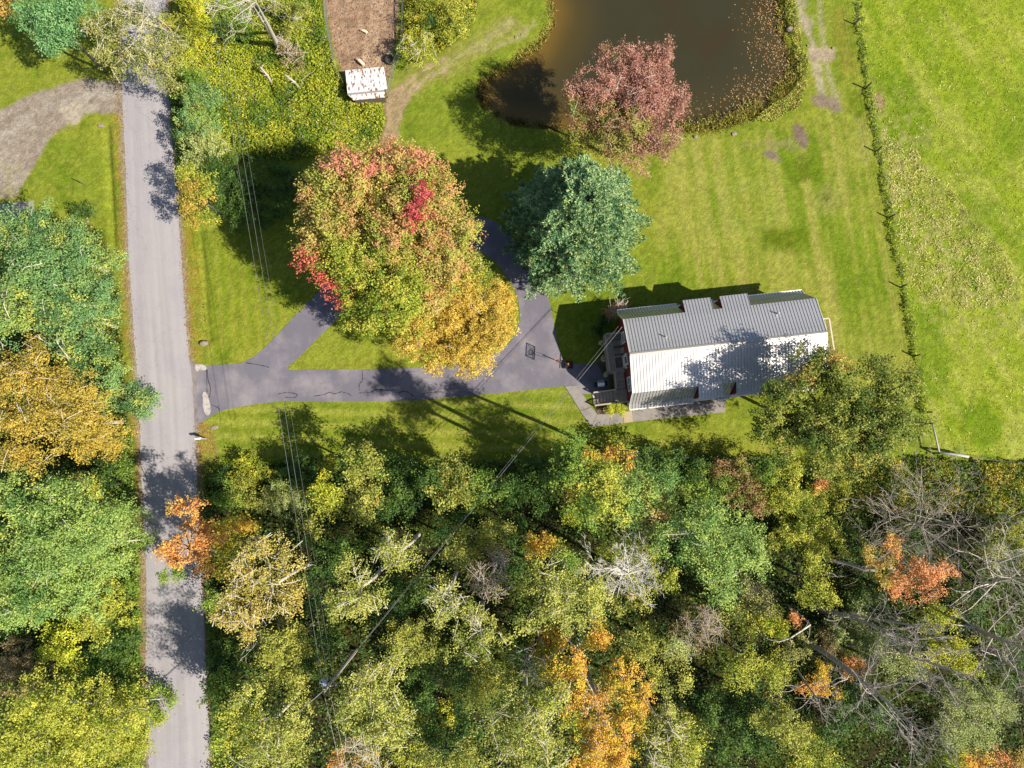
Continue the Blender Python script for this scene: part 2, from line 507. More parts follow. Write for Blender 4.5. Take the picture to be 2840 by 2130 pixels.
# turf
C = np.zeros(X.shape + (3,)) + alb(146, 162, 58)
C = mixc(C, alb(170, 172, 70), (nA - .35) * 2.2)
C = mixc(C, alb(120, 144, 40), (nB - .52) * 2.6)
C = mixc(C, alb(172, 172, 84), np.clip((nC - .62) * 4, 0, .6))
# mowing stripes: front lawn runs across, the house's far lawn runs along the fence
front = np.clip(-sdf(W('V', [(430, 840), (1230, 830), (1300, 930), (1560, 935), (1560, 1000), (1180, 1010), (440, 1000)]), X, Y), 0, 1)
st = .5 + .5 * np.sin((Y + .045 * X) * 2 * math.pi / 1.35 + nA * 2)
C = mixc(C, alb(188, 190, 92), front * np.clip(st * 1.6 - .6, 0, 1) * .6)
C = mixc(C, alb(120, 146, 36), front * np.clip(.4 - st, 0, 1) * .9)
mid = np.clip(-sdf(W('V', [(440, 500), (700, 620), (560, 760), (430, 790)]), X, Y), 0, 1)
st2 = .5 + .5 * np.sin((X + .12 * Y) * 2 * math.pi / 1.2 + nA * 3)
C = mixc(C, alb(122, 150, 26), mid * st2 * .5)
isl = np.clip(-sdf(W('V', [(620, 800), (740, 690), (900, 780), (1100, 720), (1100, 600), (1130, 700), (1000, 790)]), X, Y), 0, 1)
C = mixc(C, alb(158, 172, 60), isl * st * .4)
east = np.clip(-sdf(W('V', [(1450, 290), (1740, 260), (1850, 150), (1990, 900), (1790, 800), (1750, 640), (1400, 640), (1420, 400)]), X, Y), 0, 1)
st3 = fbm((X + .13 * Y) * 1.7, (Y - .13 * X) * .09, 1, 3)
C = mixc(C, alb(186, 180, 96), east * np.clip((st3 - .5) * 5, 0, .8))
C = mixc(C, alb(118, 146, 30), east * np.clip((.47 - st3) * 5, 0, .7))
C = mixc(C, alb(178, 178, 88), east * np.clip((nA - .5) * 2.4, 0, .5))
# worn round patch on the east lawn
rp = Q('TR', 440, 1330)
rd = np.hypot(X - rp[0], Y - rp[1])
C = mixc(C, alb(160, 172, 72), np.exp(-((rd - 4.2) / .5) ** 2) * .5)
C = mixc(C, alb(166, 178, 84), np.exp(-((rd - 2.2) / .8) ** 2) * .4)
# unmown dark strips
for poly in ([(1030, 570), (1185, 565), (1230, 880), (1150, 900)], [(650, 1010), (780, 980), (920, 960), (945, 1160), (840, 1180), (700, 1230)],
             [(480, 1460), (840, 1440), (850, 1630), (500, 1650)]):
    d = sdf(W('TR', poly), X, Y) + (nC - .5) * .8
    C = mixc(C, alb(104, 124, 8), np.clip(-d * 1.2, 0, .85) * np.clip(.3 + (st3 - .35) * 3 + (nC - .45) * 3, .25, 1))
# pasture
kp = np.clip(-d_past * 4 + .3, 0, 1)
past = np.zeros_like(C) + alb(158, 176, 50)
past = mixc(past, alb(184, 190, 84), (nB - .42) * 3)
past = mixc(past, alb(126, 154, 28), (nC - .52) * 3)
past = mixc(past, alb(176, 186, 70), (nA - .4) * 2.4)
sp = fbm((X + .55 * Y) * .9, (Y - .55 * X) * .12, 1, 3)
past = mixc(past, alb(196, 196, 104), np.clip((sp - .55) * 4, 0, .55))
past = mixc(past, alb(124, 158, 26), np.clip((.42 - sp) * 4, 0, .5))
past = mixc(past, alb(112, 146, 20), np.clip((fbm(X + 9, Y + 31, .21, 3) - .56) * 6, 0, .6))
dry = np.clip(1 - np.abs(linedist(W('TR', [(1330, 900), (1400, 1300), (1600, 1560), (1750, 1800), (1900, 1950)]), X, Y)) / 7, 0, 1)
past = mixc(past, alb(206, 194, 128), dry * np.clip((nC - .45) * 3.2, 0, .75))
C = C * (1 - kp[..., None]) + past * kp[..., None]
# bare dirt on tracks
def stroke(zone, pts, w, col, k=1., ragged=.6):
    global C
    d = linedist(smooth(W(zone, pts), 4), X, Y) + (nC - .5) * ragged + (nB - .5) * ragged
    C = mixc(C, col, np.clip((w / 2 - d) / .35 + .5, 0, 1) * k)
def blotch(zone, pts, col, k=1., ragged=.8):
    global C
    d = sdf(W(zone, pts), X, Y) + (nC - .5) * ragged + (nB - .5) * ragged
    C = mixc(C, col, np.clip(-d / .35 + .3, 0, 1) * k)
stroke('V', [(830, 300), (842, 250), (860, 205), (900, 165), (960, 140), (1020, 105), (1090, 60)], 2.6, alb(172, 166, 92), .6, 1.6)
stroke('V', [(828, 300), (836, 250), (850, 210), (880, 178), (920, 150), (960, 128)], .55, alb(206, 178, 136), .9)
stroke('V', [(855, 300), (862, 255), (882, 205), (915, 170), (960, 150)], .5, alb(204, 178, 138), .85)
blotch('V', [(818, 245), (850, 190), (880, 195), (862, 300), (826, 312)], alb(200, 170, 130), .75, 1.4)
stroke('V', [(960, 140), (1000, 118), (1040, 95), (1100, 50)], .8, alb(198, 186, 132), .5, 1.2)
stroke('TC', [(980, 310), (1080, 260), (1180, 210), (1240, 140)], .5, alb(206, 190, 140), .6)
stroke('TR', [(735, -200), (750, 0), (790, 120), (840, 280), (875, 450), (905, 620)], .7, alb(206, 190, 152), .85)
stroke('TR', [(880, -200), (890, 0), (905, 180), (925, 320), (955, 480), (995, 650)], .6, alb(192, 182, 134), .7)
stroke('TR', [(760, -200), (770, 60), (810, 180)], 1.5, alb(204, 188, 152), .55, 1.6)
blotch('TR', [(828, 310), (1000, 302), (1008, 390), (930, 420), (850, 385)], alb(204, 182, 148), .95)
blotch('TR', [(838, 618), (920, 620), (1000, 645), (1042, 705), (1000, 730), (930, 700), (850, 675)], alb(168, 146, 122), .95, .5)
blotch('TR', [(722, 798), (760, 795), (800, 860), (822, 900), (815, 970), (760, 955), (730, 900)], alb(150, 124, 110), .9, .5)
blotch('TR', [(500, 965), (590, 960), (640, 1000), (630, 1035), (560, 1030)], alb(160, 140, 122), .85, .6)
blotch('TR', [(380, 940), (560, 880), (700, 900), (740, 960), (600, 970)], alb(172, 152, 118), .4, 1.2)
blotch('TR', [(1230, 600), (1300, 605), (1320, 670), (1300, 720), (1235, 680)], alb(190, 158, 118), .85, .5)
blotch('TR', [(1165, 235), (1190, 235), (1185, 290), (1168, 290)], alb(188, 156, 116), .8, .3)
stroke('TR', [(1020, 100), (1040, 240), (1065, 420)], 1.8, alb(156, 146, 66), .6, 1.4)
stroke('TR', [(1155, 780), (1170, 900), (1190, 1040)], 1.2, alb(190, 184, 110), .4, 1.2)
rq = Q('TR', 940, 1290); rd = np.hypot(X - rq[0], (Y - rq[1]) * .8)
C = mixc(C, alb(168, 168, 90), np.clip(1.6 - rd, 0, 1) * .8)
C = mixc(C, alb(84, 100, 14), np.clip(.8 - rd, 0, 1) * .9 * (nC > .5))
# road verges: gravel shoulder with fallen leaves
sh = np.clip((.55 - d_road + (nC - .5) * .5) / .3, 0, 1) * (d_road > -.5)
C = mixc(C, alb(196, 174, 146), sh * .85)
verge = np.clip((1.3 - d_road + (nB - .5) * 1.0) / .5, 0, 1)
C = mixc(C, alb(186, 158, 70), verge * (1 - sh) * np.clip((nC - .3) * 2, 0, .75))
vr = np.clip(-sdf(W('V', [(392, 480), (432, 500), (448, 740), (420, 790), (408, 780)]), X, Y) * 2, 0, 1)
C = mixc(C, alb(176, 160, 62), vr * np.clip((nC - .3) * 2, 0, .8))
vr2 = np.clip(-sdf(W('V', [(428, 900), (470, 920), (470, 1000), (430, 1000)]), X, Y) * 2, 0, 1)
C = mixc(C, alb(186, 158, 70), vr2 * np.clip((nC - .35) * 2, 0, .7))
# meadow soil and woodland litter
C = mixc(C, alb(96, 100, 24), np.clip(-d_mead * 2 + .4, 0, 1))
lit = np.zeros_like(C) + alb(74, 66, 40)
lit = mixc(lit, alb(92, 96, 34), (nB - .4) * 3)
C = C * (1 - np.clip(-d_for / .8 + .2, 0, 1)[..., None]) + lit * np.clip(-d_for / .8 + .2, 0, 1)[..., None]
C = C * (1 - np.clip(-d_lw / .8 + .2, 0, 1)[..., None]) + lit * np.clip(-d_lw / .8 + .2, 0, 1)[..., None]
# gravel drive
kg = np.clip(-gravel_l / .4 + .4, 0, 1)
gr = np.zeros_like(C) + alb(186, 168, 146)
gr = mixc(gr, alb(206, 192, 170), (nB - .45) * 3)
gr = mixc(gr, alb(168, 150, 128), (nC - .55) * 3)
C = C * (1 - kg[..., None]) + gr * kg[..., None]
stroke('V', [(0, 300), (50, 265), (110, 232), (180, 208), (250, 200)], .7, alb(202, 190, 172), .5)
blotch('V', [(120, 235), (175, 215), (185, 245), (160, 275), (140, 262)], alb(222, 206, 176), .7, .8)
blotch('V', [(0, 350), (40, 360), (42, 430), (0, 432)], alb(176, 170, 92), .45, 2.2)
# animal pen: churned earth
kd = np.clip(-d_pen / .3 + .4, 0, 1)
dt = np.zeros_like(C) + alb(204, 166, 132)
dt = mixc(dt, alb(222, 188, 152), (nB - .5) * 3)
dt = mixc(dt, alb(160, 126, 98), (nC - .56) * 4)
C = C * (1 - kd[..., None]) + dt * kd[..., None]
# pond bank and bed
kb = np.clip((.5 - d_pond + (nC - .5) * .8) / .5, 0, 1)
C = mixc(C, alb(138, 116, 62), kb * .8)
gk = np.clip((C[..., 1] - C[..., 2] * 1.9) / (C[..., 1] + 1e-6), 0, 1)[..., None]
C = C * (1 + gk * (np.array([1.05, 1.06, .60]) - 1))
C = np.clip(C * (1 + (nD[..., None] - .5) * .42), .004, .8)
# relief
Zg -= np.clip((.9 - d_pond) / 1.2, 0, 1) ** 2 * .35 + np.clip(-d_pond / 4, 0, 1) * 1.0
def ditch(zone, pts, w, dep):
    global Zg
    d = linedist(smooth(W(zone, pts), 4), X, Y)
    Zg -= dep * np.exp(-(d / w) ** 2) * (d_road > .9)
ditch('TL', [(665, 820), (690, 830), (695, 980), (712, 1250), (725, 1500), (735, 1700)], .3, .32)
ditch('V', [(434, 500), (440, 600), (446, 680), (452, 735)], .26, .22)
Zg += kd * (nC - .5) * .22
Zg += kp * (nC - .5) * .12
Zg += np.clip(-d_mead, 0, 1) * (nB - .5) * .2
LIM = (.35 - d_road > 0)
Zg[LIM & (Zg > 0)] = 0

# split into the kinds of ground
region = np.zeros(X.shape, int)                                     # 0 lawn
region[kp > .5] = 1
region[d_mead < 0] = 2
region[d_for < 0] = 3
region[d_lw < 0] = 3
region[kg > .5] = 4
region[kd > .5] = 5
region[d_pond < 0] = 6
fr = region[:-1, :-1]
nx, ny = X.shape
idx = np.arange(nx * ny).reshape(nx, ny)
quads = np.stack([idx[:-1, :-1], idx[1:, :-1], idx[1:, 1:], idx[:-1, 1:]], -1)
VV = np.stack([X, Y, Zg], -1).reshape(-1, 3); CC = C.reshape(-1, 3)
for k, nm in enumerate(['lawn', 'pasture', 'meadow_ground', 'woodland_floor', 'gravel_driveway', 'dirt_pen', 'pond_bed']):
    q = quads[fr == k]
    used, inv = np.unique(q, return_inverse=True)
    me = mesh_np(nm, VV[used], inv.reshape(-1, 4), M['turf'] if k in (0, 1) else M['soil'], CC[used])
    tag(link(nm, me), kind='structure')
# land beyond
m = MB()
R = 900
x0, x1, y0, y1 = gx[0], gx[-1], gy[0], gy[-1]
m.add([(-R, -R, 0), (R, -R, 0), (R, R, 0), (-R, R, 0), (x0, y0, 0), (x1, y0, 0), (x1, y1, 0), (x0, y1, 0)],
      [(0, 1, 5, 4), (1, 2, 6, 5), (2, 3, 7, 6), (3, 0, 4, 7)])
M['far'] = pmat('far_turf', alb(112, 130, 40), .95, var=.3, scale=.05, second=alb(84, 98, 34), sc2=.02)
tag(m.build('land', M['far']), kind='structure')

# pond water
m = np.array(pond); cx, cy = m.mean(0)
wx = np.arange(m[:, 0].min() - .5, m[:, 0].max() + .6, .5); wy = np.arange(m[:, 1].min() - .5, min(m[:, 1].max(), 50) + .6, .5)
WX, WY = np.meshgrid(wx, wy, indexing='ij')
dw = sdf(pond, WX, WY)
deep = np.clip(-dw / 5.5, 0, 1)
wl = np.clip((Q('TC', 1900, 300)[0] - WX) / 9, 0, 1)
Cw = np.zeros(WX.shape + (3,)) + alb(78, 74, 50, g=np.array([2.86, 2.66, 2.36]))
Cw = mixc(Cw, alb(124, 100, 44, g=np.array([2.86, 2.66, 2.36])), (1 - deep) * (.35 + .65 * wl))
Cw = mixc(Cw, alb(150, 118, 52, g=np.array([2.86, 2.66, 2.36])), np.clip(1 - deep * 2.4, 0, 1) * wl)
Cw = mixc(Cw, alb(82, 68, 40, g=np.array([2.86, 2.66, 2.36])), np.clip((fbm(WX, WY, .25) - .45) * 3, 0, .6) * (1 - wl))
ii = np.arange(WX.size).reshape(WX.shape)
qs = np.stack([ii[:-1, :-1], ii[1:, :-1], ii[1:, 1:], ii[:-1, 1:]], -1)
keep = (dw[:-1, :-1] < .9)
q = qs[keep]; used, inv = np.unique(q, return_inverse=True)
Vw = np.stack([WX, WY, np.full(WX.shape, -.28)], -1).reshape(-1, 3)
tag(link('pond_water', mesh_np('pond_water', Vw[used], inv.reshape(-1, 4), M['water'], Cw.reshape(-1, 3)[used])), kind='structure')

# road
def strip(L_, R_, z, cols=8, n=5):
    A, B = np.array(smooth(L_, n))[::-1], np.array(smooth(R_, n))[::-1]
    yy = np.arange(max(A[0, 1], B[0, 1]), min(A[-1, 1], B[-1, 1]), .8)
    A = np.stack([np.interp(yy, A[:, 1], A[:, 0]), yy], -1)[::-1]; B = np.stack([np.interp(yy, B[:, 1], B[:, 0]), yy], -1)[::-1]
    k = len(A)
    t = np.linspace(0, 1, cols + 1)
    jl = (np.random.default_rng(5).random(k) - .5) * .10; jr = (np.random.default_rng(6).random(k) - .5) * .10
    A = A.copy(); B = B.copy(); A[:, 0] += jl; B[:, 0] += jr
    V = A[:, None, :] * (1 - t[None, :, None]) + B[:, None, :] * t[None, :, None]
    zz = z + .06 * (1 - (2 * t - 1) ** 2)[None, :] + np.zeros((k, 1))
    V3 = np.concatenate([V, zz[..., None]], -1)
    i = np.arange(k * (cols + 1)).reshape(k, cols + 1)
    Fq = np.stack([i[:-1, :-1], i[:-1, 1:], i[1:, 1:], i[1:, :-1]], -1).reshape(-1, 4)[:, ::-1]
    along = np.concatenate([[0], np.cumsum(np.linalg.norm(np.diff(A, axis=0), axis=1))])
    uv = np.stack([np.broadcast_to(t[None, :], (k, cols + 1)), np.broadcast_to(along[:, None], (k, cols + 1))], -1).reshape(-1, 2)
    return V3.reshape(-1, 3), Fq, uv

def set_uv(me, uv):
    lay = me.uv_layers.new(name='UVMap')
    li = np.empty(len(me.loops), np.int32); me.loops.foreach_get('vertex_index', li)
    lay.data.foreach_set('uv', np.asarray(uv, np.float32)[li].ravel())

V3, Fq, uv = strip(RL, RR, .03)
me = mesh_np('road', V3, Fq, M['road']); set_uv(me, uv)
tag(link('road', me), kind='structure')

def sheet(name, outer, holes, z, mat, depth=.0, kind='structure', parent=None):
    """flat paved area with a hole or two"""
    vs, es = [], []
    for ring in [outer] + holes:
        b0 = len(vs); vs += [Vector(p) for p in ring]
        es += [(b0 + i, b0 + (i + 1) % len(ring)) for i in range(len(ring))]
    r = geometry.delaunay_2d_cdt(vs, es, [], 0, 1e-4)
    tris = [t for t in r[2]]
    pv = np.array([(v.x, v.y) for v in r[0]])
    cen = np.array([pv[list(t)].mean(0) for t in tris])
    ok = sdf(outer, cen[:, 0], cen[:, 1]) < 0
    for h in holes:
        ok &= sdf(h, cen[:, 0], cen[:, 1]) > 0
    m = MB()
    m.v = [(v.x, v.y, z) for v in r[0]]
    m.f = [tuple(t) for t, k in zip(tris, ok) if k]
    o = m.build(name, mat, parent)
    uvs = [(v[0] * .2, v[1]) for v in m.v]
    set_uv(o.data, uvs)
    return tag(o, kind=kind) if kind else o

def wob(pts, a=.05):
    return [(p[0] + (random.random() - .5) * a, p[1] + (random.random() - .5) * a) for p in pts]

drive_n = W('V', [(405, 772), (416, 782), (428, 790), (455, 789), (490, 787), (522, 784), (545, 772), (566, 756), (600, 722), (640, 680), (672, 648), (712, 600), (760, 545), (830, 490), (910, 458), (980, 458), (1030, 466), (1064, 476), (1098, 500), (1128, 545), (1152, 590), (1178, 630), (1190, 665), (1196, 700), (1206, 745), (1218, 782), (1226, 786), (1318, 786), (1318, 850), (1254, 850), (1250, 838), (1222, 834)])
drive_s = W('V', [(1180, 838), (1120, 845), (1040, 852), (960, 860), (860, 866), (760, 868), (680, 868), (620, 866), (580, 870), (545, 874), (510, 880), (480, 888), (458, 898), (440, 910), (428, 915), (410, 915)])
island = smooth(W('V', [(622, 798), (650, 768), (690, 727), (735, 682), (790, 620), (850, 560), (920, 530), (985, 528), (1020, 535), (1060, 558), (1094, 596), (1117, 640), (1122, 690), (1108, 730), (1082, 756), (1045, 774), (1005, 784), (940, 792), (860, 796), (760, 798), (690, 798)]), 4, True)
outer = smooth(drive_n[:26], 4) + drive_n[26:29] + smooth(drive_n[28:] + drive_s, 4)
sheet('driveway', wob(outer, .04), [wob(island, .04)], .022, M['drive'])
# pale gravelly apron between road and driveway, and the washed-out white patch
sheet('road_shoulder', wob(W('ML', [(1213, 640), (1240, 690), (1330, 705), (1330, 730), (1275, 745), (1270, 900), (1285, 1060), (1270, 1110), (1262, 1230), (1240, 1225), (1240, 1000), (1225, 800)])), [], .027, pmat('shoulder_gravel', alb(176, 164, 158), .95, var=.2, scale=3, second=alb(150, 138, 136), sc2=1))
sheet('limestone_patch', wob(smooth(W('ML', [(1310, 885), (1335, 885), (1352, 930), (1358, 1000), (1350, 1025), (1325, 1020), (1312, 960)]), 4, True), .1), [], .03, pmat('limestone', alb(238, 226, 212), .95, var=.25, scale=6, second=alb(196, 184, 172), sc2=2.5))
sheet('limestone_patch', wob(smooth(W('ML', [(1262, 700), (1322, 708), (1335, 735), (1290, 735), (1270, 745)]), 4, True), .1), [], .031, bpy.data.materials['limestone'])
# tar lines along the driveway's cracks
m = MB()
def ribbon(pts, w, z):
    p = np.array(smooth(pts, 5)); d = np.gradient(p, axis=0); d /= np.linalg.norm(d, axis=1)[:, None] + 1e-9
    s = np.stack([-d[:, 1], d[:, 0]], -1)
    for i in range(len(p) - 1):
        ww = w * (.5 + random.random())
        a, b2 = p[i], p[i + 1]
        m.add([(*(a - s[i] * ww / 2), z), (*(b2 - s[i + 1] * ww / 2), z), (*(b2 + s[i + 1] * ww / 2), z), (*(a + s[i] * ww / 2), z)], [(0, 1, 2, 3)])
for zone, pts in [('ML', [(1340, 740), (1345, 800), (1360, 850), (1355, 905), (1345, 910)]), ('ML', [(1335, 730), (1338, 880)]), ('ML', [(1800, 890), (1860, 882), (1920, 895), (1900, 915), (1840, 912)]),
                  ('ML', [(2030, 905), (2090, 895), (2130, 880), (2160, 890), (2210, 875)]), ('MC', [(5, 880), (40, 890), (60, 905)]), ('MC', [(110, 885), (180, 880), (220, 862), (280, 868), (340, 862)]),
                  ('MC', [(350, 885), (410, 875), (460, 905)]), ('MC', [(128, 740), (130, 800), (108, 830), (112, 870)]), ('MC', [(585, 740), (578, 775)]), ('MC', [(1150, 205), (1190, 212)]),
                  ('ML', [(1365, 960), (1410, 980), (1420, 1000)]), ('ML', [(1590, 690), (1680, 705), (1740, 720)]), ('MC', [(520, 890), (580, 880), (640, 878)])]:
    ribbon(W(zone, pts), .07, .034)
tag(m.build('tar_seam', pmat('tar', alb(84, 80, 90), .7)), kind='structure')

# concrete walk round the house, slab by slab
walk = empty('walkway', (*Q('MC', 1640, 1050)[:2], 0), None, None); walk['kind'] = 'structure'
def slab(name, zone, pts, mat, h=.06):
    g = [(*p, .01) for p in W(zone, pts)]
    c = np.mean(g, 0); g = [tuple(np.array(p) * .996 + c * .004) for p in g]
    MB().prism(g[::-1] if geometry.area_tri(*[Vector(q) for q in g[:3]]) < 0 else g, (0, 0, h)).build(name, mat, walk)
slab('slab', 'MC', [(1435, 842), (1512, 838), (1605, 975), (1535, 1000)], M['concrete'])
slab('slab', 'MC', [(1535, 1002), (1606, 977), (1645, 1022), (1605, 1102)], M['concrete'])
slab('slab', 'MC', [(1646, 1023), (1735, 1018), (1720, 1092), (1607, 1102)], M['concrete'])
slab('slab', 'MC', [(1737, 1018), (1812, 1012), (1815, 1078), (1722, 1091)], M['concrete'])
slab('slab', 'MC', [(1813, 1006), (1870, 1000), (1874, 1072), (1817, 1078)], M['new_concrete'], .065)
xs = [1872, 1990, 2110, 2230, 2350, 2470]
for a, b2 in zip(xs[:-1], xs[1:]):
    f = lambda x, k: (x, (990 - (x - 1872) * .112 if k == 0 else 1071 - (x - 1872) * .105))
    slab('slab', 'MC', [f(a, 0), f(b2, 0), f(b2, 1), f(a, 1)], M['concrete'])
pad = MB().prism([(*p, .0) for p in W('TL', [(-150, 1335), (218, 1297), (226, 1362), (180, 1420), (-150, 1460)])][::-1], (0, 0, .1))
tag(pad.build('concrete_pad', M['concrete']), 'grey concrete pad at the end of the gravel drive', 'concrete pad')

# ------------------------------------------------------------------ foliage builders
FG = np.array([1.12, 1.08, 1.20])      # leaves are seldom square on to the sun

def lf(*c):
    k = srgb(c)
    k = k * .9 + .1 * k.mean()          # crowns redden and yellow their own light
    k[1] *= 1.04
    return np.clip(k / FG, .004, .8)

PAL = {
    'bluegreen': [(lf(104, 148, 96), 3), (lf(126, 168, 112), 2), (lf(80, 124, 78), 2)],
    'locust': [(lf(108, 146, 94), 3), (lf(132, 164, 98), 2), (lf(168, 174, 82), .8), (lf(82, 120, 76), 2)],
    'locust2': [(lf(122, 150, 84), 3), (lf(152, 166, 80), 2.4), (lf(196, 186, 78), 1), (lf(90, 124, 72), 2)],
    'mid': [(lf(106, 136, 50), 3), (lf(136, 156, 58), 2), (lf(76, 108, 42), 2)],
    'dark': [(lf(66, 96, 42), 3), (lf(90, 116, 48), 2), (lf(48, 76, 36), 2)],  # dark greens, with the shade of wood and thickets darkened into them too
    'goldolive': [(lf(178, 154, 60), 3), (lf(196, 164, 62), 2), (lf(146, 132, 54), 2)],
    'light': [(lf(134, 162, 84), 3), (lf(160, 178, 90), 2), (lf(106, 142, 74), 2), (lf(178, 180, 76), .8)],
    'ygreen': [(lf(164, 168, 56), 3), (lf(186, 182, 64), 2), (lf(122, 138, 44), 2)],
    'lime': [(lf(184, 188, 40), 3), (lf(204, 194, 44), 2), (lf(148, 164, 36), 2)],
    'yellow': [(lf(218, 190, 44), 3), (lf(196, 178, 44), 2), (lf(156, 154, 42), 1.5)],
    'olive': [(lf(150, 152, 64), 3), (lf(178, 174, 76), 2), (lf(114, 124, 52), 2), (lf(188, 166, 72), .6)],
    'olivelt': [(lf(170, 170, 78), 3), (lf(190, 186, 92), 1.6), (lf(136, 144, 64), 2.4), (lf(110, 124, 56), 1)],
    'tan': [(lf(186, 164, 78), 3), (lf(200, 178, 92), 2), (lf(150, 142, 66), 2.4), (lf(196, 150, 72), .8)],
    'sage': [(lf(154, 152, 88), 3), (lf(176, 170, 100), 2), (lf(120, 128, 66), 2), (lf(192, 164, 78), .6)],
    'orange': [(lf(230, 164, 88), 3), (lf(220, 146, 80), 2), (lf(226, 182, 84), 2), (lf(180, 156, 64), 1)],
    'orangered': [(lf(228, 156, 104), 3), (lf(220, 140, 92), 2), (lf(230, 172, 104), 2)],
    'gold': [(lf(210, 174, 66), 3), (lf(194, 160, 60), 2), (lf(222, 190, 84), 1.2), (lf(166, 150, 54), 1.6)],
    'golden': [(lf(222, 186, 50), 3), (lf(228, 170, 66), 2), (lf(196, 172, 48), 2)],
    'maple': [(lf(186, 168, 88), 3), (lf(196, 148, 92), 1.6), (lf(164, 164, 66), 3), (lf(206, 148, 110), 1)],
    'maplegreen': [(lf(154, 164, 46), 3), (lf(180, 174, 60), 2), (lf(122, 142, 36), 2), (lf(190, 160, 80), .8)],
    'maplepink': [(lf(212, 138, 116), 3), (lf(204, 118, 108), 2), (lf(200, 156, 100), 1.5)],
    'crimson': [(lf(196, 70, 84), 3), (lf(210, 92, 100), 2), (lf(176, 62, 74), 1)],
    'scarlet': [(lf(224, 112, 98), 3), (lf(212, 92, 84), 2), (lf(220, 140, 104), 1)],
    'plum': [(lf(172, 118, 112), 3), (lf(186, 132, 122), 2), (lf(146, 104, 92), 2), (lf(158, 136, 84), 1.2)],
    'plumgreen': [(lf(154, 150, 70), 3), (lf(168, 128, 92), 2), (lf(122, 132, 54), 2)],
    'mapleE': [(lf(118, 130, 48), 3), (lf(148, 150, 62), 2), (lf(86, 106, 38), 2.2), (lf(178, 156, 72), .8)],
    'rust': [(lf(190, 158, 76), 2), (lf(202, 160, 84), 2), (lf(154, 142, 64), 2)],
    'greygreen': [(lf(156, 164, 100), 3), (lf(176, 180, 114), 2), (lf(122, 136, 78), 2)],
    'brown': [(lf(152, 128, 96), 3), (lf(172, 148, 106), 2), (lf(120, 104, 74), 2)],
    'goldenrod': [(lf(208, 188, 46), 2), (lf(136, 144, 40), 3), (lf(164, 162, 46), 2), (lf(104, 120, 40), 2)],
    'pine': [(lf(130, 162, 116), 3), (lf(160, 182, 132), 2), (lf(96, 136, 98), 2.4), (lf(170, 182, 104), .9)],
}

def pick(pal, n, key, r):
    """colours for n clumps; key (0..1) keeps neighbours alike"""
    cols = np.array([c for c, w in PAL[pal]]); w = np.array([w for c, w in PAL[pal]], float)
    cw = np.cumsum(w / w.sum())
    k = np.clip(.55 * key + .45 * r.random(n), 0, .9999)
    return cols[np.searchsorted(cw, k)]

def unit(v):
    return v / (np.linalg.norm(v, axis=-1, keepdims=True) + 1e-9)

def leaf_quads(pos, nrm, size, asp, r):
    """one four-cornered leaf at every pos"""
    n = len(pos)
    a = unit(np.cross(nrm, unit(r.normal(size=(n, 3)))))
    b2 = np.cross(nrm, a)
    L = (size * (.65 + .7 * r.random(n)))[:, None]
    Wd = L * asp
    v = np.stack([pos - a * L * .5, pos + b2 * Wd * .5 + nrm * L * .08, pos + a * L * .5, pos - b2 * Wd * .5 + nrm * L * .08], 1)
    return v.reshape(-1, 3), np.arange(4 * n).reshape(n, 4)

def crown_points(lobes, rc, dens, r, flat=1.0, sub_scale=1.0):
    """clump centres, outward directions and lobe index for a crown made of lobes (x,y,z,rx,rz)"""
    CP, CD, LI = [], [], []
    for li, (cx, cy, cz, rx, rz) in enumerate(lobes):
        k = int(np.clip(3 + 3.0 * rx ** 1.15, 4, 26))
        d = unit(r.normal(size=(k * 4, 3))); d = d[d[:, 2] > -.35][:k]
        rs = np.clip(rx * .42, .35, 1.7) * (.7 + .6 * r.random(len(d))) * sub_scale
        sc = np.array([cx, cy, cz]) + d * np.stack([rx - rs * .75, rx - rs * .75, np.maximum(rz - rs * .6, .1)], -1) * (.82 + .3 * r.random(len(d)))[:, None]
        for c, q in zip(sc, rs):
            n = max(3, int(dens * 4 * math.pi * q * q * .62 / (math.pi * rc * rc)))
            e = unit(r.normal(size=(n * 3, 3))); e = e[e[:, 2] > -.45][:n]
            p = c + e * q * (.7 + .4 * r.random(len(e)))[:, None] * np.array([1, 1, flat])
            CP.append(p); CD.append(unit(e + np.array([0, 0, .25]))); LI.append(np.full(len(p), li))
    return np.concatenate(CP), np.concatenate(CD), np.concatenate(LI)

NLEAF = [0]
FINE = 1.45        # more and smaller leaves

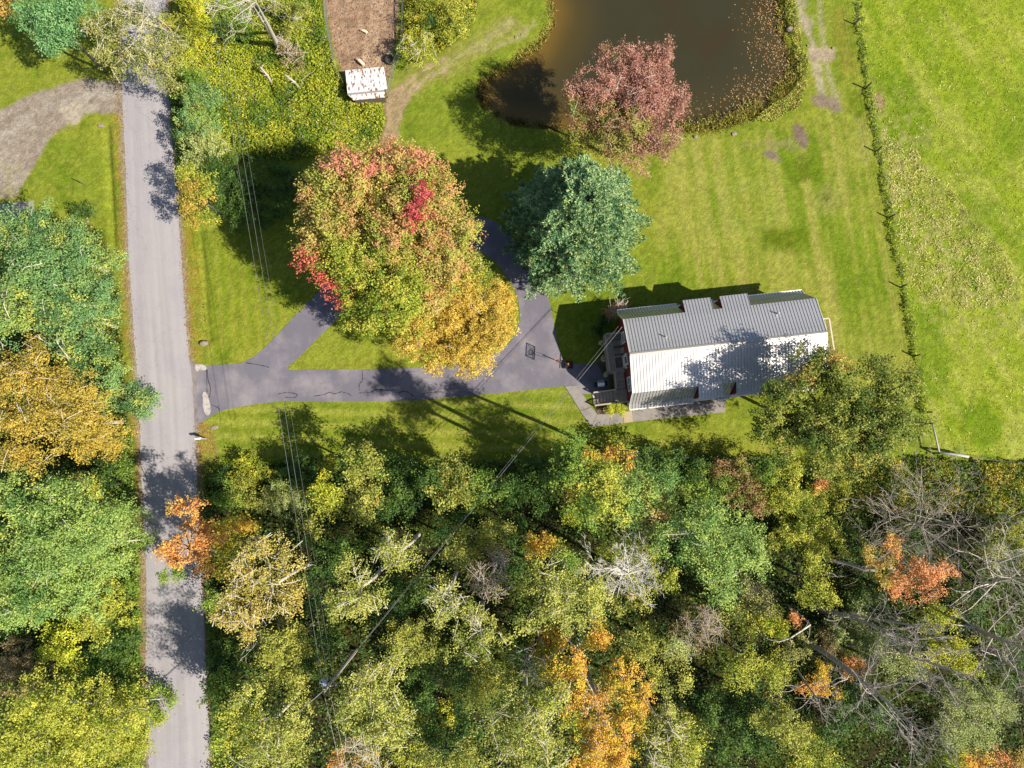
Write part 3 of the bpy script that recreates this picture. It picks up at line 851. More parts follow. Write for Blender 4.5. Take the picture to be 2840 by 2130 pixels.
def foliage(lobes, pals, rc=.5, dens=1.0, per=34, size=.2, asp=.62, seed=1, up=.55, spray=1.35, jit=.16, flat=1.0, sub=1.0, gap=.0, droop=0):
    r = np.random.default_rng(seed)
    cp, cd, li = crown_points(lobes, rc, dens, r, flat, sub)
    if gap:
        k = fbm(cp[:, 0] + cp[:, 2], cp[:, 1] + seed, 1.3, 2) + (r.random(len(cp)) - .5) * .3 > gap + .08
        cp, cd, li = cp[k], cd[k], li[k]
    n = len(cp)
    key = np.clip((fbm(cp[:, 0] * 1.0 + seed * 3.1, cp[:, 1] + cp[:, 2], .45, 2) - .25) * 2, 0, 1)
    cc = np.zeros((n, 3))
    for i in range(len(lobes)):
        s = li == i
        cc[s] = pick(pals[i], s.sum(), key[s], r)
    cc *= (1 + (r.random((n, 1)) - .5) * .22)
    per = per * FINE; size = size / FINE ** .46
    mcount = np.maximum(4, (per * (.6 + .8 * r.random(n))).astype(int))
    ix = np.repeat(np.arange(n), mcount); N_ = len(ix)
    t = r.random(N_) * 2 - 1
    off = r.normal(size=(N_, 3)) * rc * .42
    tap = (1.15 - .35 * (t + 1) / 2)[:, None]
    pos = cp[ix] + cd[ix] * (t * rc * .62 * spray)[:, None] + off * tap
    if droop:
        pos[:, 2] -= droop * np.clip(t, 0, 1) ** 2
    nr = unit(cd[ix] * .45 + np.array([0, 0, up]) + r.normal(size=(N_, 3)) * .55)
    v, f = leaf_quads(pos, nr, np.full(N_, size), asp, r)
    col = cc[ix] * (1 + (r.random((N_, 1)) - .5) * 2 * jit) * (1 + (r.random((N_, 3)) - .5) * .1)
    NLEAF[0] += N_
    return v, f, np.repeat(np.clip(col, .003, .85), 4, 0), cp, cd

def limbs(base, lobes, cp, seed, r0, nb=10, twigs=0, tr=.02, upto=.75):
    """trunk, main limbs to the lobes, branches to some clumps"""
    r = random.Random(seed)
    m = MB()
    base = np.array(base, float)
    zc = np.mean([l[2] for l in lobes]); rzm = max(l[4] for l in lobes)
    tx, ty = np.mean([l[0] for l in lobes]), np.mean([l[1] for l in lobes])
    hub = np.array([tx * .6 + base[0] * .4, ty * .6 + base[1] * .4, max(zc - rzm * .7, zc * .45)])
    mid_ = (base + hub) / 2 + np.array([r.uniform(-.2, .2), r.uniform(-.2, .2), 0])
    m.tube([base - (0, 0, .15), base + (0, 0, .2), mid_, hub], [r0 * 1.5, r0 * 1.1, r0 * .9, r0 * .72], 8)
    ends = []
    for l in lobes:
        c = np.array(l[:3]); top = c + (r.uniform(-.2, .2) * l[3], r.uniform(-.2, .2) * l[3], l[4] * .35)
        k = hub * .45 + c * .55 + np.array([0, 0, -.25 * l[4]])
        m.tube([hub, k, top], [r0 * .5, r0 * .34, r0 * .1], 6)
        ends.append((k, top))
    n = len(cp)
    for _ in range(nb):
        p = cp[r.randrange(n)]
        k, top = min(ends, key=lambda e: np.linalg.norm(e[1] - p))
        s = k + (top - k) * r.uniform(.1, .9)
        q = (s + p) / 2 + np.array([r.uniform(-.2, .2), r.uniform(-.2, .2), r.uniform(-.1, .3)])
        m.tube([s, q, p], [r0 * .22, r0 * .14, .02], 5, False)
    for _ in range(twigs):
        p = max((cp[r.randrange(n)] for _ in range(3)), key=lambda q: q[2]) + np.array([0, 0, .12])
        d = np.array([r.gauss(0, 1), r.gauss(0, 1), r.uniform(.1, .6)]); d /= np.linalg.norm(d)
        if np.dot(d[:2], p[:2] - np.array([tx, ty])) > 0 and np.linalg.norm(p[:2] - np.array([tx, ty])) > rzm * .8: d = -d * np.array([1, 1, -1])
        L = r.uniform(.4, 1.0)
        q = p + d * L * .55 + np.array([r.uniform(-.1, .1), r.uniform(-.1, .1), .05])
        m.tube([p - d * .6 - (0, 0, .1), q, p + d * L], [tr * 1.4, tr, tr * .4], 4, False)
        if r.random() < .6:
            d2 = d + np.array([r.gauss(0, .6), r.gauss(0, .6), 0]); m.tube([q, q + d2 * L * .5], [tr, tr * .5], 4, False)
    return m

TREE_N = [0]

def tree(name, label, cat, pal, zone, ztop, L_, group=None, rc=.5, dens=1.0, per=34, size=.2, asp=.62, twigs=0, bark='bark', r0=None, rzf=1.05, tr=.02, base=None, nb=10, over=385, **kw):
    """lobes L_ as (u, v, radius[, palette[, drop]]) in the enlargement 'zone' of the photo; ztop = top height"""
    TREE_N[0] += 1
    seed = 100 + TREE_N[0]
    if group == 'trees of the wood':
        ztop *= {'dark': .8, 'olivelt': 1.22, 'light': 1.15, 'golden': 1.15, 'ygreen': 1.1, 'mid': 1.05}.get(pal, 1.0)
    lobes, pals = [], []
    rmax = max(l[2] for l in L_)
    for l in L_:
        rpx = l[2] / (2.3284 if zone != 'V' else .77887)
        drop = l[4] if len(l) > 4 else (1 - l[2] / rmax) * .12 * ztop
        zt = ztop - drop
        R_ = 1.1 * rpx / (F / (CAMH - zt * .85))
        rz = min(R_ * rzf, zt * .46)
        zc = zt - rz
        if group == 'trees west of the road':
            lx = px(zone, l[0], l[1])[0]
            zl = max(1.3, CAMH * (1 - (1420 - over) / max(1420 - lx, 1)))
            if zc > zl:
                zc = zl; rz = min(rz, zc * .8 + .4)
            R_ = 1.1 * rpx / (F / (CAMH - zc))
        c = Q(zone, l[0], l[1], zc + rz * .3)
        lobes.append((c[0], c[1], zc, R_, rz))
        pals.append(l[3] if len(l) > 3 and l[3] else pal)
    bx = np.average([l[0] for l in lobes], weights=[l[3] for l in lobes]); by = np.average([l[1] for l in lobes], weights=[l[3] for l in lobes])
    if base is not None:
        bx, by = Q(*base)[:2]
    if group == 'trees west of the road' and cat == 'tree':
        bx = min(bx, np.interp(-by, [-q[1] for q in RL], [q[0] for q in RL]) - 1.6)
    root = empty(name, (bx, by, 0), label, cat, group)
    v, f, c, cp, cd = foliage(lobes, pals, rc, dens, per, size, asp, seed, **kw)
    link('crown', mesh_np('crown', v - np.array([bx, by, 0]), f, M['leaf'], c), root)
    hgt = ztop
    m = limbs((bx, by, 0), lobes, cp, seed, r0 or (.0115 * hgt + .02), nb, twigs, tr)
    m.build('trunk', M[bark], root, True)
    return root

def shrub(label, pal, zone, ztop, L_, **kw):
    d = dict(rc=.34, per=24, size=.15, nb=5, rzf=.9, r0=.04)
    d.update(kw)
    return tree('shrub', label, 'shrub', pal, zone, ztop, L_, **d)

def dead_tree(label, zone, b, t, ztop, name='dead_tree', spread=1.0, n1=9, bark='grey_bark', start=.35, r0=.16, zone_t=None, fine=1.0, L1=.38, up=.45, tr=.022, seed=None, toward=None):
    """leafless tree: b = foot on the ground, t = tip of the stem at height ztop"""
    TREE_N[0] += 1
    r = random.Random(seed or (500 + TREE_N[0]))
    B = Q(zone, *b, 0); T = Q(zone_t or zone, *t, ztop)
    root = empty(name, (B[0], B[1], 0), label, 'tree', 'leafless trees')
    m = MB(); tw = MB()
    ax = T - B; H = np.linalg.norm(ax); ax = ax / H
    side = np.cross(ax, (0, 1, 0)); side /= np.linalg.norm(side); sd2 = np.cross(ax, side)
    bend = (r.uniform(-.02, .02) * H, r.uniform(-.02, .02) * H)
    def stem(k):
        w = math.sin(k * math.pi)
        return B + ax * H * k + side * bend[0] * w + sd2 * bend[1] * w
    ks = np.linspace(0, 1, 9)
    m.tube([B - (0, 0, .2)] + [stem(k) for k in ks], [r0 * 1.3] + [r0 * (1 - k) ** .8 + .02 for k in ks], 7)
    def grow(p, d, L, rad, lev):
        segs = 3
        pts = [p]
        dd = d.copy()
        for _ in range(segs):
            dd = dd + np.array([r.gauss(0, .16), r.gauss(0, .16), r.gauss(.05, .12)]); dd /= np.linalg.norm(dd)
            pts.append(pts[-1] + dd * L / segs)
        (m if lev == 0 else tw).tube(pts, [rad, rad * .8, rad * .6, max(rad * .35, .01)], 5 if lev == 0 else 4, False)
        if lev >= 3 or L < .35: return
        nk = int((4.2 if lev == 0 else 2.6) * fine + r.random())
        for _ in range(nk):
            i = r.randrange(1, segs + 1)
            q = pts[i] * (1) if r.random() < .4 else pts[i - 1] + (pts[i] - pts[i - 1]) * r.random()
            e = dd * .75 + np.array([r.gauss(0, .5), r.gauss(0, .5), r.gauss(.12, .35)]); e /= np.linalg.norm(e)
            grow(q, e, L * r.uniform(.4, .66), max(rad * .5, tr * .6), lev + 1)
    for i in range(n1):
        k = start + (1 - start) * (i + r.random()) / n1
        a = i * 2.4 + r.uniform(-.5, .5)
        d = side * math.cos(a) + sd2 * math.sin(a)
        d = d * spread + ax * up + np.array([0, 0, .2])
        if toward is not None: d = d + np.array(toward) * .8
        d /= np.linalg.norm(d)
        grow(stem(min(k, .99)), d, H * L1 * (1.15 - k * .75) * r.uniform(.75, 1.2), max(r0 * .42 * (1.1 - k), tr * 1.3), 0)
    m.build('trunk', M[bark], root, True)
    if tw.v: tw.build('twigs', M[bark], root)['kind'] = 'stuff'
    return root

# ------------------------------------------------------------------ trees west of the road
WEST, EDGE, WOOD, YARD = 'trees west of the road', 'shrubs along the meadow', 'trees of the wood', 'trees in the yard'
BT = 'broadleaf_tree'
tree(BT, 'rounded blue-green tree overhanging the sunlit lawn above the gravel drive', 'tree', 'bluegreen', 'TL', 10,
     [(300, 60, 170), (430, 110, 110), (330, 240, 110), (180, 110, 90), (430, 250, 70), (520, 40, 110)], WEST)
tree(BT, 'small orange-leaved tree beyond the rounded blue-green tree by the lawn', 'tree', 'rust', 'TL', 7, [(20, 10, 80), (90, -40, 60)], WEST)
tree(BT, 'tall thin-leaved grey-green tree arching over the upper end of the road', 'tree', 'sage', 'TL', 9.5,
     [(880, 190, 170), (710, 330, 105), (960, 350, 150), (1050, 480, 80), (720, 160, 100), (1120, 330, 80), (830, 440, 80), (590, 190, 60), (1120, 540, 50)], WEST,
     base=('TL', 1110, 250), over=560, bark='pale_bark', twigs=80, dens=1.15, per=32, size=.17, tr=.02, gap=.12, nb=16)
dead_tree('bare tree with white limbs reaching over the road behind the thin-leaved tree', 'TL', (1100, 250), (900, -20), 13, bark='pale_bark', r0=.17, n1=8, L1=.34, spread=1.0, start=.45, tr=.018)
shrub('bright lime-yellow shrub at the top of the meadow by the road', 'lime', 'TL', 4.5, [(1290, 60, 120), (1290, 200, 90), (1240, 300, 80)], group=EDGE)
shrub('olive shrub with orange flecks between the lime shrub and the road', 'ygreen', 'TL', 4, [(1180, 230, 90), (1210, 380, 90), (1110, 120, 70)], group=EDGE)
shrub('dull green roadside shrub opposite the mouth of the gravel drive', 'mid', 'TL', 4.5, [(1180, 500, 80), (1290, 520, 80), (1180, 600, 70)], group=EDGE)
shrub('blue-green shrub at the road edge south of the gravel drive mouth', 'locust', 'TL', 5, [(1300, 650, 120), (1230, 760, 110), (1330, 800, 90), (1190, 850, 60)], group=EDGE)
shrub('grey-green shrub just above the yellow-olive tree by the road', 'greygreen', 'TL', 4.5, [(1310, 920, 110), (1230, 980, 90), (1390, 960, 70)], group=EDGE)
tree(BT, 'small yellow-olive tree throwing its shadow onto the road', 'tree', 'ygreen', 'TL', 7, [(1225, 1150, 90), (1250, 1270, 110, 'goldolive'), (1320, 1190, 80), (1260, 1380, 75, 'goldolive'), (1350, 1390, 50)], YARD, rc=.42, size=.17)
shrub('dark shaded shrub beside the yellow-olive tree', 'dark', 'TL', 4, [(1420, 1100, 130), (1480, 1230, 140), (1390, 1320, 90)], group=EDGE)
shrub('dark shaded shrub under the power lines at the meadow foot', 'dark', 'TL', 3.5, [(1600, 1160, 140), (1620, 1300, 120), (1560, 1420, 80)], group=EDGE)
shrub('dark low thicket between the power lines and the big maple', 'dark', 'TL', 3, [(1760, 1130, 110), (1800, 1270, 120), (1900, 1150, 90), (1740, 1380, 100)], group=EDGE)
dead_tree('leaning grey double-stemmed dead tree rising from the meadow', 'TL', (1795, 300), (1640, -10), 15, r0=.24, n1=5, start=.86, bark='pale_bark', spread=.8)
dead_tree('thinner dead stem standing beside the double-stemmed dead tree', 'TL', (1740, 215), (1600, -20), 14, r0=.13, n1=4, start=.86, bark='pale_bark')
shrub('brown twiggy shrub at the foot of the leaning dead tree', 'brown', 'TL', 2.2, [(1880, 370, 90), (1850, 280, 60)], group=EDGE, dens=.5, twigs=40, bark='grey_bark')
shrub('dark green shrub beneath the dead stems at the meadow top', 'mid', 'TL', 4, [(1480, 70, 120), (1420, 190, 90), (1560, 190, 90)], group=EDGE, dens=.8)
shrub('olive shrub east of the leaning dead tree', 'olive', 'TL', 3.5, [(1830, 60, 90), (1960, 90, 100), (1900, 180, 70)], group=EDGE)
shrub('small round dark green bush alone on the lawn near the road', 'dark', 'TL', 2.4, [(530, 1370, 68), (560, 1350, 50)], group='bushes on the lawns', rc=.25, size=.13)
tree(BT, 'large feathery green tree just below the concrete pad', 'tree', 'locust', 'TL', 11,
     [(90, 1470, 150), (280, 1450, 130), (430, 1550, 140), (230, 1610, 190), (600, 1600, 110, 'locust2'), (40, 1640, 150), (500, 1680, 120)], WEST, size=.18, twigs=14, bark='pale_bark', dens=.9)
tree(BT, 'broad yellow-flecked green tree with pale dead limbs above the golden-brown tree', 'tree', 'locust', 'ML', 13,
     [(240, 90, 210), (560, 110, 190), (640, 270, 120), (110, 300, 190, 'locust2'), (390, 320, 200), (610, 430, 170), (680, 560, 110), (430, 530, 150), (140, 480, 150), (760, 420, 60, 'locust2')], WEST,
     size=.18, twigs=26, bark='pale_bark', tr=.03, dens=.95, gap=.2)
tree(BT, 'green tree reaching one leafy limb out over the road', 'tree', 'locust', 'ML', 9.5,
     [(600, 740, 130), (760, 800, 90), (900, 930, 95), (960, 890, 50), (740, 920, 110), (930, 1010, 50)], WEST, size=.18, dens=.85)
tree(BT, 'golden-brown tree between two green ones west of the road', 'tree', 'goldolive', 'ML', 13,
     [(190, 760, 200), (90, 960, 190), (400, 880, 180), (340, 1080, 210), (600, 1120, 180), (750, 1140, 110), (130, 1180, 180), (280, 1310, 90), (700, 1270, 80), (510, 960, 130)], WEST,
     size=.17, twigs=60, bark='pale_bark', tr=.02, dens=.95, gap=.2)
tree(BT, 'small yellow-orange treetop in the dark gap below the golden-brown tree', 'tree', 'yellow', 'ML', 8, [(590, 1480, 60), (560, 1540, 50), (470, 1460, 40, 'rust')], WEST)
shrub('dark understorey bush in the gap between golden-brown and light green trees', 'dark', 'ML', 5, [(400, 1440, 150), (700, 1430, 130), (150, 1400, 130), (800, 1360, 60, 'mid')], group=WEST, size=.2, rc=.5)
tree(BT, 'largest light green tree, filling the roadside below the golden-brown one', 'tree', 'light', 'BL', 13.5,
     [(130, -30, 220), (420, -10, 210), (130, 240, 240), (440, 230, 250), (690, 100, 180), (720, 280, 130), (250, 480, 240), (500, 470, 190), (130, 660, 190), (860, 110, 90), (640, 400, 110), (950, 170, 60, 'mid')], WEST,
     size=.18, dens=.85, twigs=24, bark='pale_bark', gap=.22)
shrub('yellow-green roadside shrub under the largest light green tree', 'ygreen', 'BL', 5, [(720, 540, 120), (790, 650, 100), (640, 660, 110), (830, 480, 60, 'mid')], group=WEST, size=.18)
tree(BT, 'bright yellow treetop between the two big green trees west of the road', 'tree', 'lime', 'BL', 7, [(390, 810, 110), (480, 950, 95), (330, 880, 80), (580, 780, 90, 'ygreen')], WEST, size=.18)
shrub('dark green roadside thicket below the bright yellow treetop', 'dark', 'BL', 5, [(690, 880, 130), (780, 780, 100), (620, 1010, 120), (830, 960, 70, 'mid')], group=WEST, size=.18)
shrub('deeply shaded brown bush at the woodland gap', 'brown', 'BL', 3, [(80, 940, 120), (220, 1050, 110), (60, 1100, 120)], group=WEST, dens=.5, size=.18)
tree(BT, 'yellow-green tree lowest on the west side, one limb over the road', 'tree', 'ygreen', 'BL', 12.5,
     [(230, 1240, 150), (430, 1250, 150), (600, 1150, 90), (740, 1280, 180), (230, 1440, 220), (530, 1500, 230), (830, 1410, 170), (960, 1340, 100), (100, 1570, 160), (760, 1590, 130), (1010, 1180, 70, 'mid'), (1090, 1190, 50, 'mid'), (1020, 1290, 60, 'mid')], WEST,
     size=.18, dens=.85, twigs=20, bark='grey_bark', tr=.025, gap=.18)
shrub('bright green roadside bush at the road edge beside the lowest yellow-green tree', 'mid', 'BL', 3.2, [(850, 1080, 60), (860, 1180, 60), (840, 1620, 70)], group=WEST)

# ------------------------------------------------------------------ the yard
tree(BT, 'huge autumn maple inside the driveway loop, olive and tan with red patches', 'tree', 'maple', 'V', 14.5,
     [(735, 430, 80), (790, 385, 75), (880, 375, 75), (925, 450, 85), (700, 510, 62), (800, 490, 110), (900, 540, 100), (975, 500, 48), (760, 590, 80, 'maplegreen'), (850, 610, 110, 'maplegreen'), (940, 600, 60),
      (738, 352, 38, 'maplepink', .6), (855, 338, 40, 'maplepink', .6), (905, 362, 30, 'maplepink', .8), (800, 360, 30, 'maplepink', .8), (912, 435, 32, 'crimson', -.4), (902, 470, 25, 'crimson', -.4), (668, 552, 36, 'scarlet', 2.2), (742, 615, 34, 'scarlet', 2.6), (700, 598, 32, 'scarlet', 2.2), (760, 360, 26, 'maplepink', .5),
      (770, 660, 48, 'maplegreen', 5), (840, 690, 44, 'maplegreen', 5), (1000, 480, 26, None, 4), (680, 450, 36, None, 3)], YARD,
     rc=.46, size=.19, dens=.95, spray=1.7, base=('V', 850, 560))
tree(BT, 'golden yellow tree beside the maple, overhanging the driveway', 'tree', 'gold', 'V', 11.5,
     [(985, 655, 80), (1045, 660, 58), (925, 690, 58), (1010, 725, 70), (955, 615, 60), (1062, 715, 46), (1012, 772, 40), (895, 725, 44), (1010, 600, 50, 'ygreen'), (950, 750, 46), (1080, 680, 36)], YARD, rc=.36, size=.15, dens=1.1, twigs=16, bark='pale_bark')
tree(BT, 'plum-red maple at the pond edge', 'tree', 'plum', 'V', 12.5,
     [(1345, 150, 58), (1405, 140, 45), (1290, 200, 60), (1360, 220, 75), (1430, 210, 52), (1280, 260, 50, 'plumgreen'), (1350, 290, 60, 'plumgreen'), (1420, 290, 48), (1240, 210, 26), (1390, 335, 30), (1310, 120, 28), (1440, 110, 24), (1470, 235, 28), (1430, 110, 20), (1300, 320, 40, 'plumgreen', 5), (1360, 330, 40, None, 5), (1260, 290, 34, 'plumgreen', 5), (1330, 260, 50, 'plumgreen', 3)], YARD,
     rc=.42, size=.16, dens=1.05, spray=1.7, twigs=50, bark='pale_bark', gap=.1, tr=.016)
tree(BT, 'dark green maple flecked with orange, shading the east end of the house', 'tree', 'mapleE', 'MR', 13,
     [(800, 720, 130), (1000, 760, 150), (960, 930, 230), (1240, 830, 170), (1380, 960, 170), (720, 1030, 190), (880, 1200, 200), (1130, 1120, 220), (1300, 1120, 170), (620, 880, 80), (1010, 690, 60, 'rust'), (780, 790, 60, 'rust'), (880, 1100, 50, 'rust'), (1450, 830, 90), (600, 1180, 120), (1100, 1310, 120), (1480, 1080, 110), (540, 1040, 100)], YARD,
     rc=.46, size=.19, dens=1.05, twigs=20, gap=.14, spray=1.5)
shrub('twiggy shrub with red leaf tips at the house corner', 'maplepink', 'MC', 2.0, [(1770, 335, 40), (1720, 365, 32), (1800, 325, 28)], group='bushes on the lawns', dens=.35, twigs=40, bark='pale_bark', rc=.22, size=.1, tr=.012)
shrub('dark green shrub in the shade below the red-tipped one by the house', 'dark', 'MC', 1.5, [(1710, 400, 38), (1690, 440, 34), (1650, 480, 30)], group='bushes on the lawns', rc=.22, size=.11)
shrub('bright lime bush between the porch stairs and the downspout', 'lime', 'MC', 1.2, [(1740, 990, 38), (1790, 1000, 36), (1765, 975, 30)], group='bushes on the lawns', rc=.2, size=.11)
shrub('tangled green shrub beside the tyre at the pen gate', 'ygreen', 'TC', 3.2, [(500, 270, 90), (430, 290, 60), (570, 300, 80), (500, 350, 60), (400, 330, 36)], group='shrubs by the pen', twigs=20, bark='pale_bark')
shrub('green shrub with yellow flowers between the pen and the pond lawn', 'ygreen', 'TC', 3.5, [(720, 90, 95), (780, 170, 70), (690, 200, 70), (800, 60, 60)], group='shrubs by the pen')
shrub('dark green and gold flowering thicket above the pen-side shrubs', 'goldenrod', 'TC', 2.6, [(560, 40, 100), (650, -30, 90), (470, 130, 80), (560, 150, 70, 'dark')], group='shrubs by the pen')

# white pine: whorls of drooping boughs carrying needle tufts
def pine(label, zone, base, ztop, rad_px, seed=11):
    r = np.random.default_rng(seed)
    B = Q(zone, *base, 0)
    root = empty('pine_tree', (B[0], B[1], 0), label, 'tree', YARD)
    m = MB(); m.tube([(B[0], B[1], -.2), (B[0], B[1], ztop * .5), (B[0], B[1], ztop - .3)], [.36, .22, .05], 8)
    TP, TD = [], []
    nw = 22
    for i in range(nw):
        k = i / (nw - 1)
        z = 1.6 + (ztop - 2.0) * k
        Rk = (6.5 * (1 - k) ** .58 + .5) * (.55 + .45 * min(1, k / .12))
        nb = int(6 + 5 * (1 - k))
        for j in range(nb):
            a = 2 * math.pi * (j + r.random() * .7) / nb + i * 1.1
            L = Rk * (.72 + .42 * r.random())
            rise = .28 + .35 * k
            n = max(4, int(L / .3))
            d = np.array([math.cos(a), math.sin(a), 0]); sd = np.array([-d[1], d[0], 0])
            pts = []
            for q in range(n + 1):
                t = q / n
                pts.append(np.array([B[0], B[1], z]) + d * L * t + np.array([0, 0, rise * L * t * (1 - .75 * t) - .02 * L]))
            m.tube(pts[::max(1, n // 4)], np.linspace(.06, .015, len(pts[::max(1, n // 4)])), 5, False)
            for q in range(1, n + 1):
                t = q / n
                if t < .28: continue
                w = .5 * L * (1 - t) * .75 + .12
                for s in (-1, 1):
                    for g in range(1 + int(w / .34)):
                        off = sd * s * (g + .35) * .34 + d * (.14 * g + r.normal() * .08)
                        TP.append(pts[q] + off + np.array([0, 0, .05 + .1 * r.random()])); TD.append(unit(d * .8 + sd * s * .5 + np.array([0, 0, .65])))
                TP.append(pts[q] + np.array([0, 0, .1])); TD.append(unit(d + np.array([0, 0, .7])))
    TP, TD = np.array(TP), np.array(TD)
    per = 16
    ix = np.repeat(np.arange(len(TP)), per); n = len(ix)
    nd = unit(TD[ix] * .8 + r.normal(size=(n, 3)) * .62)
    L = .30 * (.7 + .5 * r.random(n))[:, None]
    sdv = unit(np.cross(nd, r.normal(size=(n, 3)))) * .042
    p0 = TP[ix] + r.normal(size=(n, 3)) * .04
    V = np.stack([p0 - sdv * .6, p0 + nd * L * .55 - sdv, p0 + nd * L, p0 + nd * L * .55 + sdv], 1).reshape(-1, 3)
    key = np.clip((fbm(TP[:, 0], TP[:, 1] + TP[:, 2], .6, 2) - .25) * 2, 0, 1)
    c = pick('pine', len(TP), key, r)[ix] * (.85 + .3 * r.random((n, 1)))
    NLEAF[0] += n
    link('crown', mesh_np('crown', V - np.array([B[0], B[1], 0]), np.arange(4 * n).reshape(n, 4), M['needle'], np.repeat(c, 4, 0)), root)
    m.build('trunk', M['bark'], root)
pine('big blue-green white pine between the maple and the pond', 'V', (1232, 535), 16.0, 180)

# ------------------------------------------------------------------ the wood east of the road
tree(BT, 'orange-leaved tree leaning over the road', 'tree', 'orange', 'BL', 10,
     [(1210, 10, 100), (1130, 200, 80), (1250, 210, 130), (1350, 190, 90), (1290, 340, 80), (1090, 260, 50), (1190, 300, 70), (1140, -30, 40)], WOOD, rc=.4, size=.19, dens=.8, twigs=20, base=('BL', 1400, 250), gap=.22, spray=1.7)
shrub('small green sapling under the orange tree at the road edge', 'mid', 'BL', 5, [(1100, 390, 60), (1170, 375, 45), (1060, 420, 35)], group=WOOD)
tree(BT, 'yellow tree tucked behind the orange roadside tree', 'tree', 'yellow', 'BL', 8.5, [(1480, 130, 110), (1590, 110, 60, 'golden'), (1440, 260, 90), (1420, 400, 70)], WOOD, size=.18)
tree(BT, 'tall tan-leaved tree with white branches beside the power lines', 'tree', 'tan', 'BL', 14,
     [(1700, 240, 130), (1870, 290, 110), (1620, 410, 130), (1790, 460, 140), (1570, 620, 140), (1720, 700, 110), (1880, 590, 100), (1450, 700, 80), (1580, 790, 50)], WOOD,
     rc=.42, size=.16, dens=.72, twigs=60, bark='pale_bark', gap=.22, tr=.022)
dead_tree('small curled bare sapling below the tall tan-leaved tree', 'BL', (1720, 700), (1650, 850), 7, r0=.06, n1=6, start=.5, bark='pale_bark', L1=.3)
tree(BT, 'shaded green tree by the road below the tan-leaved tree', 'tree', 'dark', 'BL', 6.5, [(1480, 860, 110), (1580, 960, 120), (1440, 980, 90), (1380, 600, 80, 'mid')], WOOD)
tree(BT, 'olive tree between the tan-leaved tree and the power lines', 'tree', 'olive', 'BL', 9.5, [(1830, 840, 120), (1900, 900, 80), (1760, 900, 70)], WOOD)
tree(BT, 'dull olive tree just west of the utility pole', 'tree', 'olive', 'BL', 8, [(1890, 1090, 150), (1770, 1010, 110), (1960, 1000, 80, 'dark')], WOOD, size=.18)
tree(BT, 'mid green bush-tree by the road west of the utility pole', 'tree', 'mid', 'BL', 5.5, [(1440, 1100, 100), (1400, 1200, 80), (1500, 1190, 90)], WOOD)
tree(BT, 'wide yellow-green tree under the lower power cable', 'tree', 'olivelt', 'BL', 10.5,
     [(1580, 1220, 130), (1540, 1380, 140, 'ygreen'), (1720, 1470, 160), (1850, 1380, 120), (1480, 1530, 120, 'ygreen'), (1680, 1620, 130), (1880, 1590, 130), (1640, 1330, 100, 'ygreen')], WOOD, size=.16, dens=.85, twigs=16, bark='pale_bark', gap=.22)
tree(BT, 'shaded olive tree below the power lines left of the pole', 'tree', 'dark', 'BL', 7, [(2040, 200, 100), (1980, 120, 80, 'olive'), (2090, 420, 110), (2060, 600, 90), (2080, 850, 100)], WOOD)
shrub('goldenrod-yellow bush cluster at the lawn edge nearest the road', 'goldenrod', 'ML', 2.4, [(1590, 1380, 90), (1500, 1450, 80), (1690, 1410, 80), (1430, 1420, 50, 'dark'), (1590, 1330, 60, 'lime')], group='shrubs at the wood edge')
shrub('olive bush with purple asters below the goldenrod-yellow cluster', 'olive', 'ML', 3, [(1590, 1520, 100), (1480, 1560, 100, 'mid'), (1700, 1560, 100)], group='shrubs at the wood edge')
shrub('pale green bush right of the aster bush at the wood edge', 'greygreen', 'ML', 3.5, [(1800, 1540, 110), (1840, 1450, 70, 'mid'), (1870, 1610, 90)], group='shrubs at the wood edge')
shrub('dark edge thicket under the wires, east of the goldenrod cluster', 'dark', 'ML', 3.5, [(1880, 1390, 80), (1980, 1370, 110), (1970, 1490, 110), (2100, 1390, 90, 'goldenrod')], group='shrubs at the wood edge')
tree(BT, 'yellow-green tree at the wood edge east of the wires', 'tree', 'ygreen', 'ML', 8, [(2120, 1500, 100, 'lime'), (2170, 1590, 90), (2060, 1590, 80)], WOOD)
tree(BT, 'upright olive-green tree at the lawn edge next to the yellow-green one', 'tree', 'olive', 'MC', 9.5, [(110, 1370, 120), (170, 1470, 120), (60, 1330, 80, 'mid'), (120, 1590, 110)], WOOD)
tree(BT, 'dark green tree in the shade left of the service wire', 'tree', 'dark', 'MC', 8, [(380, 1450, 140), (300, 1550, 120), (430, 1570, 120), (260, 1360, 90)], WOOD, dens=.9)
tree(BT, 'olive tree at the lawn edge left of the service wire', 'tree', 'olive', 'MC', 9, [(690, 1420, 110), (780, 1510, 120), (620, 1540, 100), (560, 1430, 90, 'dark')], WOOD)
tree(BT, 'dark green tree where the service wire enters the wood', 'tree', 'mid', 'MC', 8, [(900, 1430, 80), (920, 1560, 100), (1010, 1480, 80, 'dark')], WOOD)
tree(BT, 'dark green tree in the deep shade right of the service wire', 'tree', 'dark', 'MC', 7.5, [(1180, 1420, 130), (1260, 1530, 130), (1120, 1540, 100), (1330, 1420, 100)], WOOD)
tree(BT, 'tall yellow-tipped tree at the wood edge throwing the long lawn shadow', 'tree', 'mid', 'MC', 17,
     [(1480, 1220, 95), (1430, 1290, 80), (1540, 1320, 110), (1470, 1430, 110), (1590, 1290, 55, 'golden', 1), (1560, 1370, 45, 'golden', 1.5), (1500, 1520, 60, 'golden', 3)], WOOD, rc=.42, size=.17, dens=1.2)
tree(BT, 'slim orange-topped tree facing the house walkway', 'tree', 'golden', 'MC', 13, [(1810, 1310, 80), (1740, 1260, 55), (1860, 1350, 55, 'mid'), (1760, 1370, 60, 'ygreen')], WOOD, rc=.4, size=.17, twigs=22, dens=.8, base=('MC', 1720, 1270))
